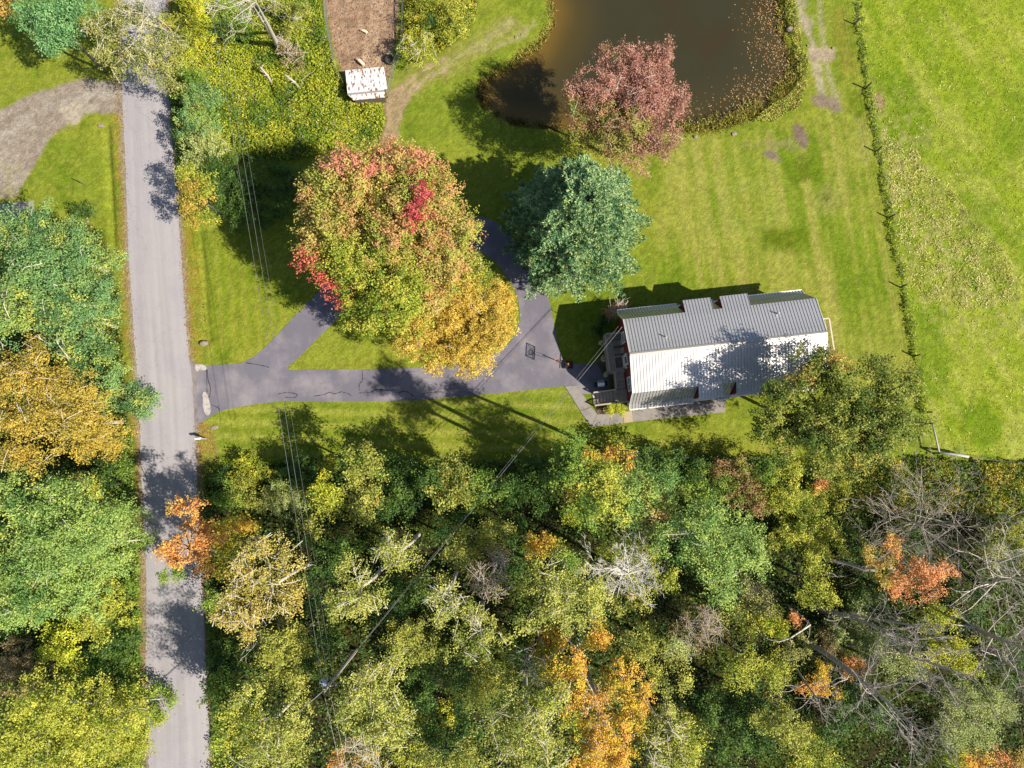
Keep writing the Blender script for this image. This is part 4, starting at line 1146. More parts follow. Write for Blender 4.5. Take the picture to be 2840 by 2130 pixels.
tree(BT, 'mixed green tree with orange sprays below the yellow-tipped tall tree', 'tree', 'ygreen', 'MC', 16, [(1650, 1460, 130), (1720, 1570, 140), (1580, 1590, 130, 'mid'), (1620, 1440, 50, 'rust'), (1560, 1480, 90, 'mid')], WOOD, size=.17, dens=1.1)
tree(BT, 'light green pink-flecked tree south of the house walkway', 'tree', 'light', 'MC', 12.5, [(1920, 1430, 140), (1880, 1550, 140), (2040, 1510, 120), (2000, 1600, 110, 'maple'), (1830, 1640, 90)], WOOD, size=.17, dens=.9)
tree(BT, 'dark green tree in shade behind the orange-topped one', 'tree', 'dark', 'MC', 7, [(2040, 1340, 100), (2140, 1370, 100), (1970, 1300, 70)], WOOD)
shrub('green bush west of the red-orange shrub near the east maple', 'mid', 'MR', 5, [(60, 1430, 110), (190, 1490, 110), (110, 1360, 70, 'dark')], group='shrubs at the wood edge')
shrub('pink-flecked olive bush below the east maple', 'plumgreen', 'MR', 5, [(330, 1400, 110), (380, 1500, 120), (470, 1570, 100)], group='shrubs at the wood edge')
shrub('light olive bush between the east maple and the wood', 'ygreen', 'MR', 5.5, [(620, 1500, 120), (700, 1400, 100), (700, 1590, 110), (540, 1400, 80, 'mid')], group='shrubs at the wood edge')
shrub('red-orange shrub beneath the east maple', 'orangered', 'MR', 3, [(880, 1480, 45), (910, 1450, 30)], group='shrubs at the wood edge', dens=.7)
shrub('green undergrowth bush around the red-orange shrub', 'ygreen', 'MR', 3, [(960, 1540, 110), (840, 1580, 100), (1010, 1440, 80)], group='shrubs at the wood edge')
# middle of the wood
tree(BT, 'pale olive spreading tree south of the wire-side dark trees', 'tree', 'olivelt', 'BC', 11, [(370, 220, 110), (390, 330, 90), (290, 270, 90)], WOOD, twigs=16, bark='pale_bark', size=.16, gap=.2)
tree(BT, 'pale olive tree right of the power lines in mid-wood', 'tree', 'olivelt', 'BC', 11.5, [(100, 440, 120), (-30, 560, 110), (150, 570, 110), (110, 670, 90), (60, 360, 70)], WOOD, twigs=16, bark='pale_bark', size=.16, gap=.2)
tree(BT, 'dark green tree in the hollow between the two pale olive trees', 'tree', 'dark', 'BC', 7, [(380, 530, 140), (320, 650, 110), (260, 450, 90), (30, 230, 110)], WOOD, dens=.8)
tree(BT, 'pale olive tree in the middle of the wood beside the grey-twigged one', 'tree', 'olivelt', 'BC', 11, [(650, 540, 110), (720, 620, 100), (620, 640, 80), (560, 480, 60)], WOOD, twigs=30, bark='pale_bark', size=.16, gap=.22)
tree(BT, 'grey-brown thinly leaved tree in mid-wood', 'tree', 'brown', 'BC', 10.5, [(950, 390, 110), (900, 480, 90), (1000, 310, 80), (1010, 500, 80, 'olive')], WOOD, dens=.6, per=20, twigs=90, bark='grey_bark', size=.13, tr=.018)
tree(BT, 'olive-green tree above the grey-brown thinly leaved one', 'tree', 'olive', 'BC', 8.5, [(830, 170, 130), (700, 120, 110, 'dark'), (760, 280, 100), (1000, 130, 90)], WOOD, size=.17)
tree(BT, 'orange-yellow small tree in the shade north of the bright green crown', 'tree', 'golden', 'BC', 7.5, [(1300, 190, 70), (1240, 240, 60), (1370, 230, 60, 'ygreen')], WOOD)
tree(BT, 'shaded emerald tree west of the orange-yellow small one', 'tree', 'dark', 'BC', 7, [(1130, 200, 110), (1180, 330, 90), (1080, 60, 90), (1480, 60, 90, 'lime')], WOOD)
tree(BT, 'broad bright yellow-green tree left of the white bare tree', 'tree', 'olivelt', 'BC', 12.5, [(1400, 430, 150), (1300, 560, 130), (1530, 480, 130), (1470, 620, 150), (1210, 670, 100), (1620, 590, 90), (1250, 420, 100, 'olive'), (1450, 300, 90, 'mid')], WOOD, size=.16, twigs=16, bark='pale_bark', dens=.95)
dead_tree('white bare tree with a starburst of branches in the wood', 'BC', (1780, 380), (1850, 400), 14.5, r0=.17, n1=18, start=.6, bark='white_bark', spread=1.5, L1=.27, up=.15, tr=.034, fine=1.2)
tree(BT, 'olive tree under the white bare tree', 'tree', 'ygreen', 'BC', 7.5, [(1750, 300, 110), (1900, 330, 120), (1700, 500, 100), (1850, 560, 120, 'olive'), (2080, 430, 90)], WOOD, size=.17)
tree(BT, 'olive-tipped tree west of centre in the lower wood', 'tree', 'olivelt', 'BC', 11, [(850, 800, 130), (760, 880, 90), (960, 820, 100), (880, 700, 90)], WOOD, twigs=24, bark='pale_bark', size=.16, gap=.22)
tree(BT, 'olive tree right of the utility pole in the lower wood', 'tree', 'olive', 'BC', 10, [(480, 800, 100), (420, 890, 90), (530, 900, 80), (350, 780, 80)], WOOD, size=.16, gap=.22)
tree(BT, 'small orange-yellow treetop below the bright yellow-green tree', 'tree', 'golden', 'BC', 9.5, [(1640, 770, 70), (1600, 830, 50), (1670, 850, 45)], WOOD, size=.16)
tree(BT, 'dark yellow shaded tree below the bright yellow-green tree', 'tree', 'golden', 'BC', 6, [(1320, 850, 110), (1400, 760, 60), (1300, 950, 60, 'ygreen')], WOOD)
tree(BT, 'large golden-orange tree of the lower wood', 'tree', 'golden', 'BC', 12,
     [(1450, 1060, 110), (1580, 1250, 130), (1830, 1060, 110), (1880, 1200, 100), (1720, 1430, 160), (1880, 1320, 90), (1600, 1520, 120), (1820, 1600, 120), (1490, 1330, 90, 'ygreen'), (1500, 950, 70), (1660, 1640, 110), (1710, 1180, 80, 'tan')], WOOD, rc=.42, size=.16, dens=1.0, twigs=30, bark='grey_bark', gap=.18)
tree(BT, 'wide yellow-olive tree just east of the utility pole', 'tree', 'olivelt', 'BC', 12, [(250, 1010, 120), (130, 1130, 130), (300, 1170, 140), (180, 1300, 150), (360, 1350, 110), (40, 1250, 110), (300, 1460, 110), (330, 940, 70)], WOOD, size=.16, twigs=24, bark='pale_bark', gap=.2)
tree(BT, 'grey-green shaded tree in the centre of the lower wood', 'tree', 'olive', 'BC', 8.5, [(980, 1080, 120), (1080, 1000, 90), (900, 1180, 100), (780, 1060, 100, 'dark'), (630, 1020, 110, 'dark')], WOOD, size=.16)
tree(BT, 'broad yellow-green tree at the bottom centre of the wood', 'tree', 'olivelt', 'BC', 12.5, [(1180, 1320, 140), (1050, 1430, 140), (1290, 1440, 130), (1120, 1570, 140), (1340, 1590, 120), (1000, 1300, 90), (1310, 1240, 80, 'ygreen'), (1420, 1180, 60)], WOOD, size=.16, twigs=40, bark='pale_bark', gap=.2)
tree(BT, 'olive tree with bare twigs between the golden-orange and white bare trees', 'tree', 'olive', 'BC', 9, [(1500, 850, 90, 'dark'), (1240, 1060, 90), (1320, 1120, 80), (1160, 930, 90, 'dark')], WOOD, twigs=60, bark='pale_bark', size=.16)
tree(BT, 'olive tree east of the golden-orange tree', 'tree', 'olive', 'BC', 10.5, [(2030, 930, 130), (2130, 1060, 110), (1970, 1070, 90), (2140, 880, 100, 'greygreen'), (1900, 850, 90)], WOOD, size=.16, gap=.2)
tree(BT, 'pale olive tree with bare branches below the olive one by the golden-orange tree', 'tree', 'olivelt', 'BC', 10, [(2070, 1380, 120), (2140, 1500, 110), (2020, 1540, 110), (2080, 1250, 80)], WOOD, twigs=50, bark='pale_bark', size=.16, gap=.24)
shrub('bright green sapling in the dark gap of the lower wood', 'lime', 'BC', 5, [(690, 1330, 50), (670, 1270, 35)], group=WOOD)
tree(BT, 'dark green tree around the bright sapling', 'tree', 'dark', 'BC', 7, [(540, 1300, 110), (620, 1430, 110), (770, 1300, 90), (490, 1130, 100), (800, 1450, 90)], WOOD, dens=.8)
tree(BT, 'olive tree at the bottom edge right of the dark gap', 'tree', 'olive', 'BC', 9, [(860, 1560, 110), (760, 1600, 100), (560, 1590, 100), (420, 1560, 90, 'ygreen')], WOOD, size=.16)
tree(BT, 'thin orange-tinged tree with pale sticks at the bottom edge by the pole', 'tree', 'tan', 'BC', 9, [(90, 1560, 110), (180, 1620, 90), (20, 1640, 80, 'orange')], WOOD, twigs=90, bark='pale_bark', dens=.5, size=.15)
# east part of the wood
tree(BT, 'large light green tree with a silvery crown south of the house', 'tree', 'light', 'BR', 13.5,
     [(120, 120, 170), (300, 90, 150), (450, 200, 130), (130, 300, 160), (330, 320, 150), (240, 470, 130), (480, 330, 90), (140, 0, 120), (-60, 180, 120)], WOOD, size=.16, dens=1.0, twigs=8, bark='pale_bark')
tree(BT, 'brown nearly bare bushy tree below the silvery light green crown', 'tree', 'brown', 'BR', 8.5, [(90, 760, 130), (190, 830, 110), (20, 870, 110), (140, 680, 90), (240, 740, 70, 'olive')], WOOD, dens=.6, per=20, twigs=110, bark='grey_bark', size=.13, tr=.014)
tree(BT, 'yellow-green tree right of the brown bare bushy one', 'tree', 'ygreen', 'BR', 8.5, [(420, 980, 120), (560, 1060, 120), (340, 1050, 90), (620, 960, 80)], WOOD, size=.16, gap=.22)
tree(BT, 'lime-green bush-tree under the curved pale branch', 'tree', 'lime', 'BR', 6.5, [(560, 700, 90), (620, 780, 80), (480, 740, 80, 'ygreen'), (400, 650, 90, 'olive')], WOOD, size=.16)
tree(BT, 'dull yellow-olive tree above the leaning double dead stems', 'tree', 'ygreen', 'BR', 8.5, [(880, 400, 100), (860, 520, 100), (960, 560, 70), (840, 310, 60)], WOOD, size=.16, gap=.22)
tree(BT, 'grey-leaved bush-tree left of the dull yellow-olive tree', 'tree', 'sage', 'BR', 6.5, [(480, 540, 80), (540, 600, 80), (430, 480, 60)], WOOD, dens=.7, twigs=40, size=.15)
tree(BT, 'bright orange tree among the leafless trees', 'tree', 'orangered', 'BR', 9.5,
     [(1560, 400, 130), (1690, 380, 90), (1460, 460, 100), (1380, 230, 70, 'orange'), (1310, 300, 60, 'rust'), (1300, 460, 60, 'goldolive'), (1560, 530, 80), (1220, 280, 50, 'rust')], WOOD, rc=.38, size=.16, dens=.9, twigs=20, bark='grey_bark', gap=.2)
tree(BT, 'yellow-green tree between the leafless trees at the east edge', 'tree', 'lime', 'BR', 8, [(1760, 900, 110), (1840, 970, 80), (1620, 640, 90, 'ygreen'), (1690, 740, 90), (1640, 900, 80), (1560, 960, 70)], WOOD, size=.16)
tree(BT, 'pale grey-green willow behind the largest dead tree', 'tree', 'greygreen', 'BR', 10, [(1830, 1250, 130), (1960, 1230, 110), (1900, 1390, 130), (1740, 1380, 110), (2060, 1310, 90), (1360, 950, 110), (1480, 1000, 80), (1770, 1480, 80)], WOOD, size=.13, dens=1.0, rc=.42, per=40)
shrub('orange and yellow shrub at the foot of the largest dead tree', 'orange', 'BR', 4, [(870, 1060, 90, 'golden'), (960, 1130, 80, 'golden'), (1120, 1050, 80), (800, 1110, 60), (1080, 950, 60)], group=WOOD, size=.16)
tree(BT, 'dark olive tree low in the south-east wood', 'tree', 'dark', 'BR', 8, [(420, 1250, 140), (350, 1400, 140), (560, 1450, 120), (300, 1550, 110), (200, 1250, 110)], WOOD, dens=.85)
tree(BT, 'light-tipped olive tree right of the dark olive one', 'tree', 'olive', 'BR', 9.5, [(700, 1400, 100), (760, 1460, 80), (640, 1340, 80), (720, 1520, 80), (540, 1340, 70)], WOOD, size=.15)
tree(BT, 'yellow-green tree at the bottom edge below the dark olive one', 'tree', 'ygreen', 'BR', 11, [(50, 1440, 100), (0, 1560, 110), (80, 1570, 60)], WOOD, size=.16)
tree(BT, 'yellow-green low tree at the bottom edge left of the dead twigs', 'tree', 'ygreen', 'BR', 6, [(860, 1600, 110), (990, 1640, 90), (760, 1640, 80)], WOOD, size=.16)
tree(BT, 'goldenrod-green bush-tree north of the leaning grey branch', 'tree', 'ygreen', 'BR', 5, [(760, 90, 120), (900, 120, 110), (1000, 240, 80), (650, 160, 90), (860, 230, 90)], WOOD, size=.16, rc=.4)
tree(BT, 'dark bush-tree under the top leafless thicket', 'tree', 'dark', 'BR', 4.5, [(1180, 330, 100), (1100, 200, 90), (1500, 200, 100), (1280, 620, 110), (1150, 560, 90)], WOOD)
tree(BT, 'dark green bush-tree beneath the dead tree twigs', 'tree', 'dark', 'BR', 5, [(1050, 1280, 130), (1000, 1420, 100), (1250, 1300, 110), (1900, 620, 100), (1960, 780, 100), (2130, 1000, 110)], WOOD)
shrub('grey-green bush under the leaning double dead stems', 'greygreen', 'BR', 4, [(1150, 620, 90), (1050, 770, 100), (1220, 860, 100), (900, 860, 90, 'brown'), (760, 900, 90, 'sage')], group=WOOD, size=.16)
tree(BT, 'autumn-coloured shrubby tree in the corner of the wood', 'tree', 'golden', 'BR', 5, [(1900, 1610, 100), (2030, 1640, 90, 'orangered'), (1760, 1560, 80, 'ygreen'), (2150, 1600, 80, 'rust')], WOOD, size=.16)
tree(BT, 'olive bush-tree behind the top leafless thicket by the stream', 'tree', 'goldenrod', 'BR', 4, [(2060, 180, 110), (2160, 110, 100), (1980, 300, 90, 'olive'), (2180, 270, 80)], WOOD, size=.16)
dead_tree('leafless grey thicket-like tree at the wood edge below the white rails', 'BR', (1480, 60), (1560, 90), 7, r0=.12, n1=16, start=.12, L1=.85, spread=1.3, tr=.022, up=.2)
dead_tree('second leafless grey tree tangled with the one below the white rails', 'BR', (1300, 40), (1350, 60), 6, r0=.1, n1=11, start=.15, L1=.75, spread=1.3, tr=.02, up=.2)
dead_tree('leafless tree right of the tangled pair below the white rails', 'BR', (1720, 60), (1800, 80), 7, r0=.1, n1=11, start=.15, L1=.75, spread=1.3, tr=.02, up=.2)
dead_tree('largest dead tree, its long leaning stem ending in a spray of twigs', 'BR', (760, 800), (1560, 1440), 16, r0=.26, n1=13, start=.45, L1=.36, up=.55, tr=.022, fine=1.15)
dead_tree('dead tree leaning right above the largest one, twigs toward the corner', 'BR', (1080, 850), (1900, 1080), 15, r0=.2, n1=11, start=.4, L1=.32, up=.6, tr=.018)
dead_tree('upper stem of the leaning double dead trees', 'BR', (900, 640), (1640, 760), 13, r0=.17, n1=9, start=.4, L1=.25, up=.7, tr=.022)
dead_tree('lower stem of the leaning double dead trees', 'BR', (850, 610), (1560, 870), 13.5, r0=.18, n1=9, start=.4, L1=.25, up=.7, tr=.022)
dead_tree('thick dead tree leaning out at the east edge of the wood', 'BR', (1790, 690), (2330, 920), 14, r0=.26, n1=13, start=.3, L1=.38, up=.5, tr=.022)
dead_tree('bare tree with white branches at the east edge north of the thick leaning one', 'BR', (1950, 480), (2260, 420), 11, r0=.17, n1=13, start=.15, L1=.5, up=.5, tr=.02, bark='pale_bark')
dead_tree('bare pale tree at the east edge below the stream', 'BR', (1900, 370), (2290, 230), 10, r0=.15, n1=11, start=.2, L1=.48, up=.5, tr=.024, bark='pale_bark')
dead_tree('bare tree farthest down the east edge of the wood', 'BR', (1980, 880), (2300, 1130), 12, r0=.18, n1=10, start=.35, L1=.36, up=.5, tr=.018)
dead_tree('dead snag with drooping twigs left of the largest dead tree', 'BR', (700, 950), (940, 1290), 10.5, r0=.1, n1=8, start=.5, L1=.28, up=.4, tr=.025)
m = MB(); g = [Q('BR', 950, 310, 2.2), Q('BR', 1080, 335, 3.4), Q('BR', 1180, 372, 4.3), Q('BR', 1265, 378, 5)]
o = empty('dead_limb', (*g[0][:2], 0), 'smooth grey broken stem leaning beside the bright orange tree', 'dead tree', 'leafless trees')
m.tube([(g[0][0] - .6, g[0][1] + .3, 0)] + g, [.2, .17, .14, .12, .1], 8).build('trunk', M['grey_bark'], o, True)
MB().tube([g[2], g[2] + np.array([.2, .5, .5]), g[2] + np.array([.5, .8, 1.2])], [.05, .04, .02], 5).build('branch', M['grey_bark'], o)
g = [Q('BR', 830, 730, 6), Q('BR', 770, 770, 6.6), Q('BR', 700, 815, 6.8), Q('BR', 630, 838, 6.6), Q('BR', 560, 822, 6.2), Q('BR', 490, 780, 5.6)]
o = empty('bent_sapling', (*(g[0][:2] + np.array([.3, .5])), 0), 'bare pale sapling bent over in an arc above the lime-green bush-tree', 'dead tree', 'leafless trees')
MB().tube([(g[0][0] + .3, g[0][1] + .5, 0), g[0] * .6 + np.array([g[0][0] + .2, g[0][1] + .5, 3]) * .4] + g, [.1, .09, .08, .07, .06, .05, .04, .025], 7).build('trunk', M['pale_bark'], o, True)
m = MB()
for a, b2 in ((2, (705, 880)), (0, (800, 850)), (1, (820, 700)), (5, (470, 770))):
    m.tube([g[a], (g[a] + Q('BR', *b2, 6.3)) / 2 + np.array([.05, 0, .2]), Q('BR', *b2, 6.2)], [.03, .025, .012], 4)
m.build('branch', M['pale_bark'], o)
r_ = np.random.default_rng(77)
cp = np.array([Q('BR', 720 + r_.normal() * 12 + 30 * k, 660 + 70 * k + r_.normal() * 12, 6 + r_.normal() * .2) for k in r_.random(60)])
pos = np.repeat(cp, 8, 0) + r_.normal(size=(480, 3)) * .16
v, f = leaf_quads(pos, unit(r_.normal(size=(480, 3)) + (0, 0, .6)), np.full(480, .14), .6, r_)
link('dry_leaves', mesh_np('dry_leaves', v - root_loc(o), f, M['leaf'], np.repeat(pick('orangered', 480, r_.random(480), r_), 4, 0)), o)

# snags in the meadow
for i, (a, b2, lab) in enumerate((((1680, 432), (1752, 530), 'short forked grey log standing in the goldenrod'), ((1840, 482), (1940, 572), 'longer grey log slanting in the goldenrod near the shed'))):
    o = empty('dead_log', Q('TL', *b2, 0), lab, 'log')
    m = MB(); A, B = Q('TL', *b2, .3), Q('TL', *a, 1.9)
    m.tube([A, A * .6 + B * .4 + np.array([.08, .05, 0]), B], [.13, .11, .06], 7)
    m.build('trunk', M['grey_bark'], o, True)
    m = MB()
    for k in (.45, .6, .75, .9):
        p = A * (1 - k) + B * k
        m.tube([p, p + np.array([random.uniform(-.4, .4), random.uniform(-.2, .4), .2])], [.05, .015], 5)
    if i: m.tube([Q('TL', 1970, 575, .3), Q('TL', 1945, 520, 1.2), Q('TL', 1990, 480, 1.6), Q('TL', 2030, 460, 1.7)], [.035, .03, .025, .012], 5)
    m.build('branch', M['grey_bark'], o)

# ------------------------------------------------------------------ ground cover (nobody could count it)
def cover(name, poly, n, zmax, pal, size, label, cat='undergrowth', asp=.5, patch=.8, flower=None, hpow=1.0, up=.6, excl=(), stand=0., clump=0):
    r = np.random.default_rng(len(label) + n)
    poly = np.asarray(poly); lo, hi = poly.min(0), poly.max(0)
    lo = np.maximum(lo, (-57, -33)); hi = np.minimum(hi, (57, 50))
    p = lo + (hi - lo) * r.random((int(n * 2.2), 2))
    k = sdf(poly, p[:, 0], p[:, 1]) < (fbm(p[:, 0], p[:, 1], 1.2) - .5) * .8
    k &= sdf(road_poly, p[:, 0], p[:, 1]) > .45
    for e in excl: k &= sdf(e, p[:, 0], p[:, 1]) > .1
    p = p[k][:n]; n = len(p)
    if clump:
        c = p[::clump]; p = c[r.integers(0, len(c), n)] + r.normal(size=(n, 2)) * .22
    hmap = np.clip(fbm(p[:, 0], p[:, 1], patch, 3) * 1.6 - .35, .05, 1)
    z = zmax * hmap * (1 - .75 * r.random(n) ** 1.5) * (.7 + .3 * r.random(n)) ** hpow
    pos = np.stack([p[:, 0], p[:, 1], z], -1)
    nr = unit(np.array([0, 0, up]) + r.normal(size=(n, 3)) * .6 + stand * r.normal(size=(n, 3)) * np.array([1, 1, 0]))
    v, f = leaf_quads(pos, nr, np.full(n, size), asp, r)
    key = np.clip((fbm(p[:, 0], p[:, 1], .5, 2) - .25) * 2, 0, 1)
    c = pick(pal, n, key, r) * (.85 + .3 * r.random((n, 1)))
    if flower is not None:
        for fc, fr_, fq in flower:
            s = (r.random(n) < fr_) & (hmap * zmax * .55 < z) & (fbm(p[:, 0] + 31, p[:, 1], fq, 2) > .5)
            c[s] = fc
    NLEAF[0] += n
    return tag(link(name, mesh_np(name, v, f, M['leaf'], np.repeat(np.clip(c, .003, .85), 4, 0))), label, cat, None, 'stuff')
aster = lf(176, 150, 205)
PAL['goldmeadow'] = [(lf(156, 168, 38), 3), (lf(182, 182, 42), 1.6), (lf(118, 142, 38), 2.6), (lf(90, 120, 42), 1.8)]
cover('meadow_plants', meadow, 70000, 1.35, 'goldmeadow', .2, 'goldenrod meadow with yellow heads and a few purple asters', 'meadow', .42, .55, [(lf(218, 194, 44), .15, .6), (aster, .03, 1.1)])
cover('meadow_plants', meadow2, 9000, 1.0, 'goldenrod', .2, 'weedy strip of goldenrod between the pen fence and the pond lawn', 'meadow', .42, .8, [(lf(220, 186, 34), .3, .9), (aster, .05, 1.3)])
cover('undergrowth', forest, 95000, 2.2, 'dark', .24, 'dark green undergrowth on the floor of the wood', 'undergrowth', .6, .35)
cover('undergrowth', leftwood, 30000, 1.6, 'mid', .22, 'green undergrowth beneath the trees west of the road', 'undergrowth', .6, .4)
cover('roadside_weeds', W('BL', [(870, -600), (900, 0), (925, 400), (925, 1000), (945, 1660), (780, 1660), (760, 900), (780, 300), (760, -500)]), 9000, 1.1, 'mid', .18, 'roadside weeds along the west verge', 'weeds', .55, .9, [(lf(200, 210, 215), .05, 1)])
cover('roadside_weeds', W('BL', [(1290, 420), (1320, 700), (1345, 1100), (1365, 1660), (1480, 1660), (1440, 1000), (1400, 500)]), 6000, 1.2, 'mid', .18, 'roadside weeds along the east verge below the orange tree', 'weeds', .55, .9)
cover('roadside_weeds', W('TL', [(1095, 600), (1115, 900), (1150, 1150), (1210, 1100), (1200, 560)]), 3500, 1.6, 'dark', .17, 'dark roadside weeds at the foot of the meadow shrubs', 'weeds', .55, .9)
cover('wood_edge_weeds', W('MR', [(1050, 1480), (1250, 1330), (1500, 1300), (1900, 1330), (2300, 1330), (2300, 1660), (1050, 1660)]), 26000, 1.3, 'goldenrod', .22, 'tawny goldenrod and dry weeds below the white rails', 'weeds', .35, .6, [(lf(190, 150, 90), .3, .7), (lf(206, 176, 60), .25, .5)])
cover('wood_edge_weeds', W('V', [(1240, 968), (1420, 978), (1700, 990), (1700, 1030), (1240, 1020)]), 9000, 1.5, 'dark', .2, 'shaded weeds along the lawn edge of the wood', 'weeds', .5, .6)
cover('wood_edge_weeds', W('V', [(450, 1008), (700, 985), (1000, 1000), (1240, 990), (1240, 1030), (450, 1040)]), 12000, 1.3, 'dark', .2, 'bushy weeds along the front lawn edge of the wood', 'weeds', .5, .6, [(lf(206, 180, 40), .12, .8)])
# tall grass along the pasture fence and tussocks in the pasture
fl = W('V', [(1846, -60), (1850, 60), (1866, 180), (1889, 320), (1914, 465), (1942, 610), (1968, 765), (1990, 900)])
PAL['grass'] = [(lf(160, 176, 44), 3), (lf(182, 190, 66), 2), (lf(134, 158, 30), 2)]
PAL['straw'] = [(lf(222, 210, 150), 3), (lf(206, 190, 120), 2), (lf(176, 180, 80), 2)]
PAL['reed'] = [(lf(196, 164, 96), 2), (lf(168, 152, 72), 2), (lf(140, 142, 52), 3), (lf(214, 184, 124), 1)]
PAL['shadereed'] = [(lf(120, 100, 60), 3), (lf(104, 96, 44), 2), (lf(150, 116, 70), 1)]  # reed colours darkened to carry the shade on that bank
fs = smooth(fl, 3)
strip_poly = [(x + .05, y) for x, y in fs] + [(x + .65, y) for x, y in fs[::-1]]
cover('fence_grass', strip_poly, 16000, .75, 'grass', .3, 'tall unmown grass under the pasture fence', 'grass', .22, 1.5, None, 1, .25, (), 1.)
cover('pasture_tussocks', pasture, 20000, .07, 'grass', .17, 'tussocky green grass of the pasture', 'grass', .3, 1.3, None, 1, .5, (), .8)
cover('straw_tussocks', W('TR', [(1290, 900), (1500, 950), (1750, 1250), (2000, 1500), (2212, 1900), (1900, 2000), (1500, 1900), (1400, 1500), (1300, 1250)]), 7000, .2, 'straw', .26, 'bleached straw tufts scattered along the pasture', 'grass', .22, 1.6, None, 1, .5, (), .6, 9)
cover('straw_tussocks', pasture, 3000, .18, 'straw', .22, 'few dry seed heads spread over the whole pasture', 'grass', .25, 1.6, None, 1, .5, (), .6, 6)
# reeds round the pond
def reeds(name, zone, pts, w, n, h, pal, label):
    r = np.random.default_rng(n)
    ln = np.array(smooth(W(zone, pts), 6))
    i = r.integers(0, len(ln) - 1, n); t = r.random((n, 1))
    p = ln[i] * (1 - t) + ln[i + 1] * t + r.normal(size=(n, 2)) * w * .5
    keep = fbm(p[:, 0], p[:, 1], 1.1, 2) > .38
    p = p[keep]; n = len(p)
    base = np.stack([p[:, 0], p[:, 1], np.full(n, -.3)], -1)
    d = unit(np.stack([r.normal(size=n) * .6, r.normal(size=n) * .6, np.full(n, 1.)], -1))
    L = h * (.4 + .7 * r.random((n, 1)))
    s = unit(np.cross(d, r.normal(size=(n, 3)))) * .035
    V = np.stack([base - s, base + d * L * .6 - s * 1.2 + (0, 0, .02), base + d * L + r.normal(size=(n, 3)) * .1, base + d * L * .6 + s * 1.2], 1).reshape(-1, 3)
    c = pick(pal, n, r.random(n), r)
    tag(link(name, mesh_np(name, V, np.arange(4 * n).reshape(n, 4), M['leaf'], np.repeat(c, 4, 0))), label, 'reeds', None, 'stuff')
reeds('reeds', 'TC', [(1320, -60), (1345, 60), (1320, 170), (1270, 270), (1180, 330), (1090, 410), (1000, 455), (930, 490)], .5, 2200, .5, 'reed', 'tan reeds fringing the sunny west bank of the pond')
reeds('reeds', 'TC', [(900, 520), (885, 600), (930, 690), (1020, 760), (1130, 790), (1250, 805), (1400, 830)], .5, 2000, .5, 'shadereed', 'dark shaded reeds along the south-west bank of the pond')
reeds('reeds', 'TR', [(0, 840), (160, 825), (300, 790), (430, 740), (560, 660), (650, 600), (730, 520), (755, 430)], 1.0, 4500, .5, 'reed', 'thick brown reeds in the south-east corner of the pond')
reeds('reeds', 'TR', [(745, 420), (700, 320), (660, 230), (650, 130), (655, 0), (650, -100)], .45, 1500, .45, 'reed', 'brown reeds and leaf litter along the east bank of the pond')
cover('bank_plants', W('TR', [(655, -40), (720, -20), (750, 150), (790, 330), (825, 440), (800, 620), (740, 720), (560, 790), (440, 790), (640, 650), (760, 520), (740, 350), (690, 200)]), 9000, .6, 'olive', .17, 'green bank plants between the pond and the dirt track', 'weeds', .5, .8, [(lf(196, 160, 90), .2, .9)])

# leaves: on the pond, on the lawns, on the drive
def litter(name, pts, z, cols, size, label):
    r = np.random.default_rng(len(pts))
    n = len(pts)
    pos = np.stack([pts[:, 0], pts[:, 1], np.full(n, z) if np.isscalar(z) else z], -1)
    v, f = leaf_quads(pos, unit(np.array([0, 0, 1.]) + r.normal(size=(n, 3)) * .18), np.full(n, size), .7, r)
    cc = np.array(cols)[r.integers(0, len(cols), n)] * (.8 + .4 * r.random((n, 1)))
    tag(link(name, mesh_np(name, v, f, M['leaf'], np.repeat(cc, 4, 0))), label, 'fallen leaves', None, 'stuff')
def scatter(poly, n, seed, dens=None):
    r = np.random.default_rng(seed); poly = np.asarray(poly); lo, hi = poly.min(0), poly.max(0)
    p = lo + (hi - lo) * r.random((n, 2)); k = sdf(poly, p[:, 0], p[:, 1]) < 0
    if dens is not None: k &= r.random(n) < dens(p)
    return p[k]
tanleaf = [alb(226, 184, 120), alb(216, 160, 92), alb(232, 206, 160), alb(190, 150, 96), alb(206, 140, 84)]
e0 = Q('TR', 640, 300)
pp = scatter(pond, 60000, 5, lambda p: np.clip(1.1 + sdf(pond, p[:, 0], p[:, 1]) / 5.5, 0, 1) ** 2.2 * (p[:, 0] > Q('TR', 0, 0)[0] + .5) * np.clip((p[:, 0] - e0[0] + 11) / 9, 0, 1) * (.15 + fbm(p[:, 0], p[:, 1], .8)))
litter('floating_leaves', pp, -.262, [np.clip(c * 1.25, 0, .85) for c in tanleaf], .13, 'tan leaves floating on the east half of the pond')  # leaf colours lightened to imitate sun reflecting off them
pp = scatter(W('V', [(860, 860), (1230, 836), (1290, 930), (1560, 930), (1400, 990), (1180, 1000), (900, 990)]), 2200, 6)
litter('fallen_leaves', pp, .03, tanleaf + [alb(210, 196, 90)], .10, 'fallen leaves on the front lawn')
pp = scatter(W('V', [(630, 800), (1000, 790), (1130, 745), (1190, 640), (1230, 780), (1200, 830), (980, 860), (620, 870)]), 420, 7)
litter('fallen_leaves', pp, .045, tanleaf, .10, 'scattered leaves on the driveway')
pp = scatter(W('ML', [(1172, 0), (1290, 0), (1320, 280), (1360, 600), (1270, 690), (1225, 620)]), 700, 8)
litter('fallen_leaves', pp, .03, tanleaf, .11, 'leaves along the verge above the driveway mouth')
pp = scatter(W('ML', [(1270, 1100), (1370, 1080), (1420, 1250), (1400, 1400), (1270, 1400)]), 600, 9)
litter('fallen_leaves', pp, .03, tanleaf, .11, 'leaves around the mailbox verge')
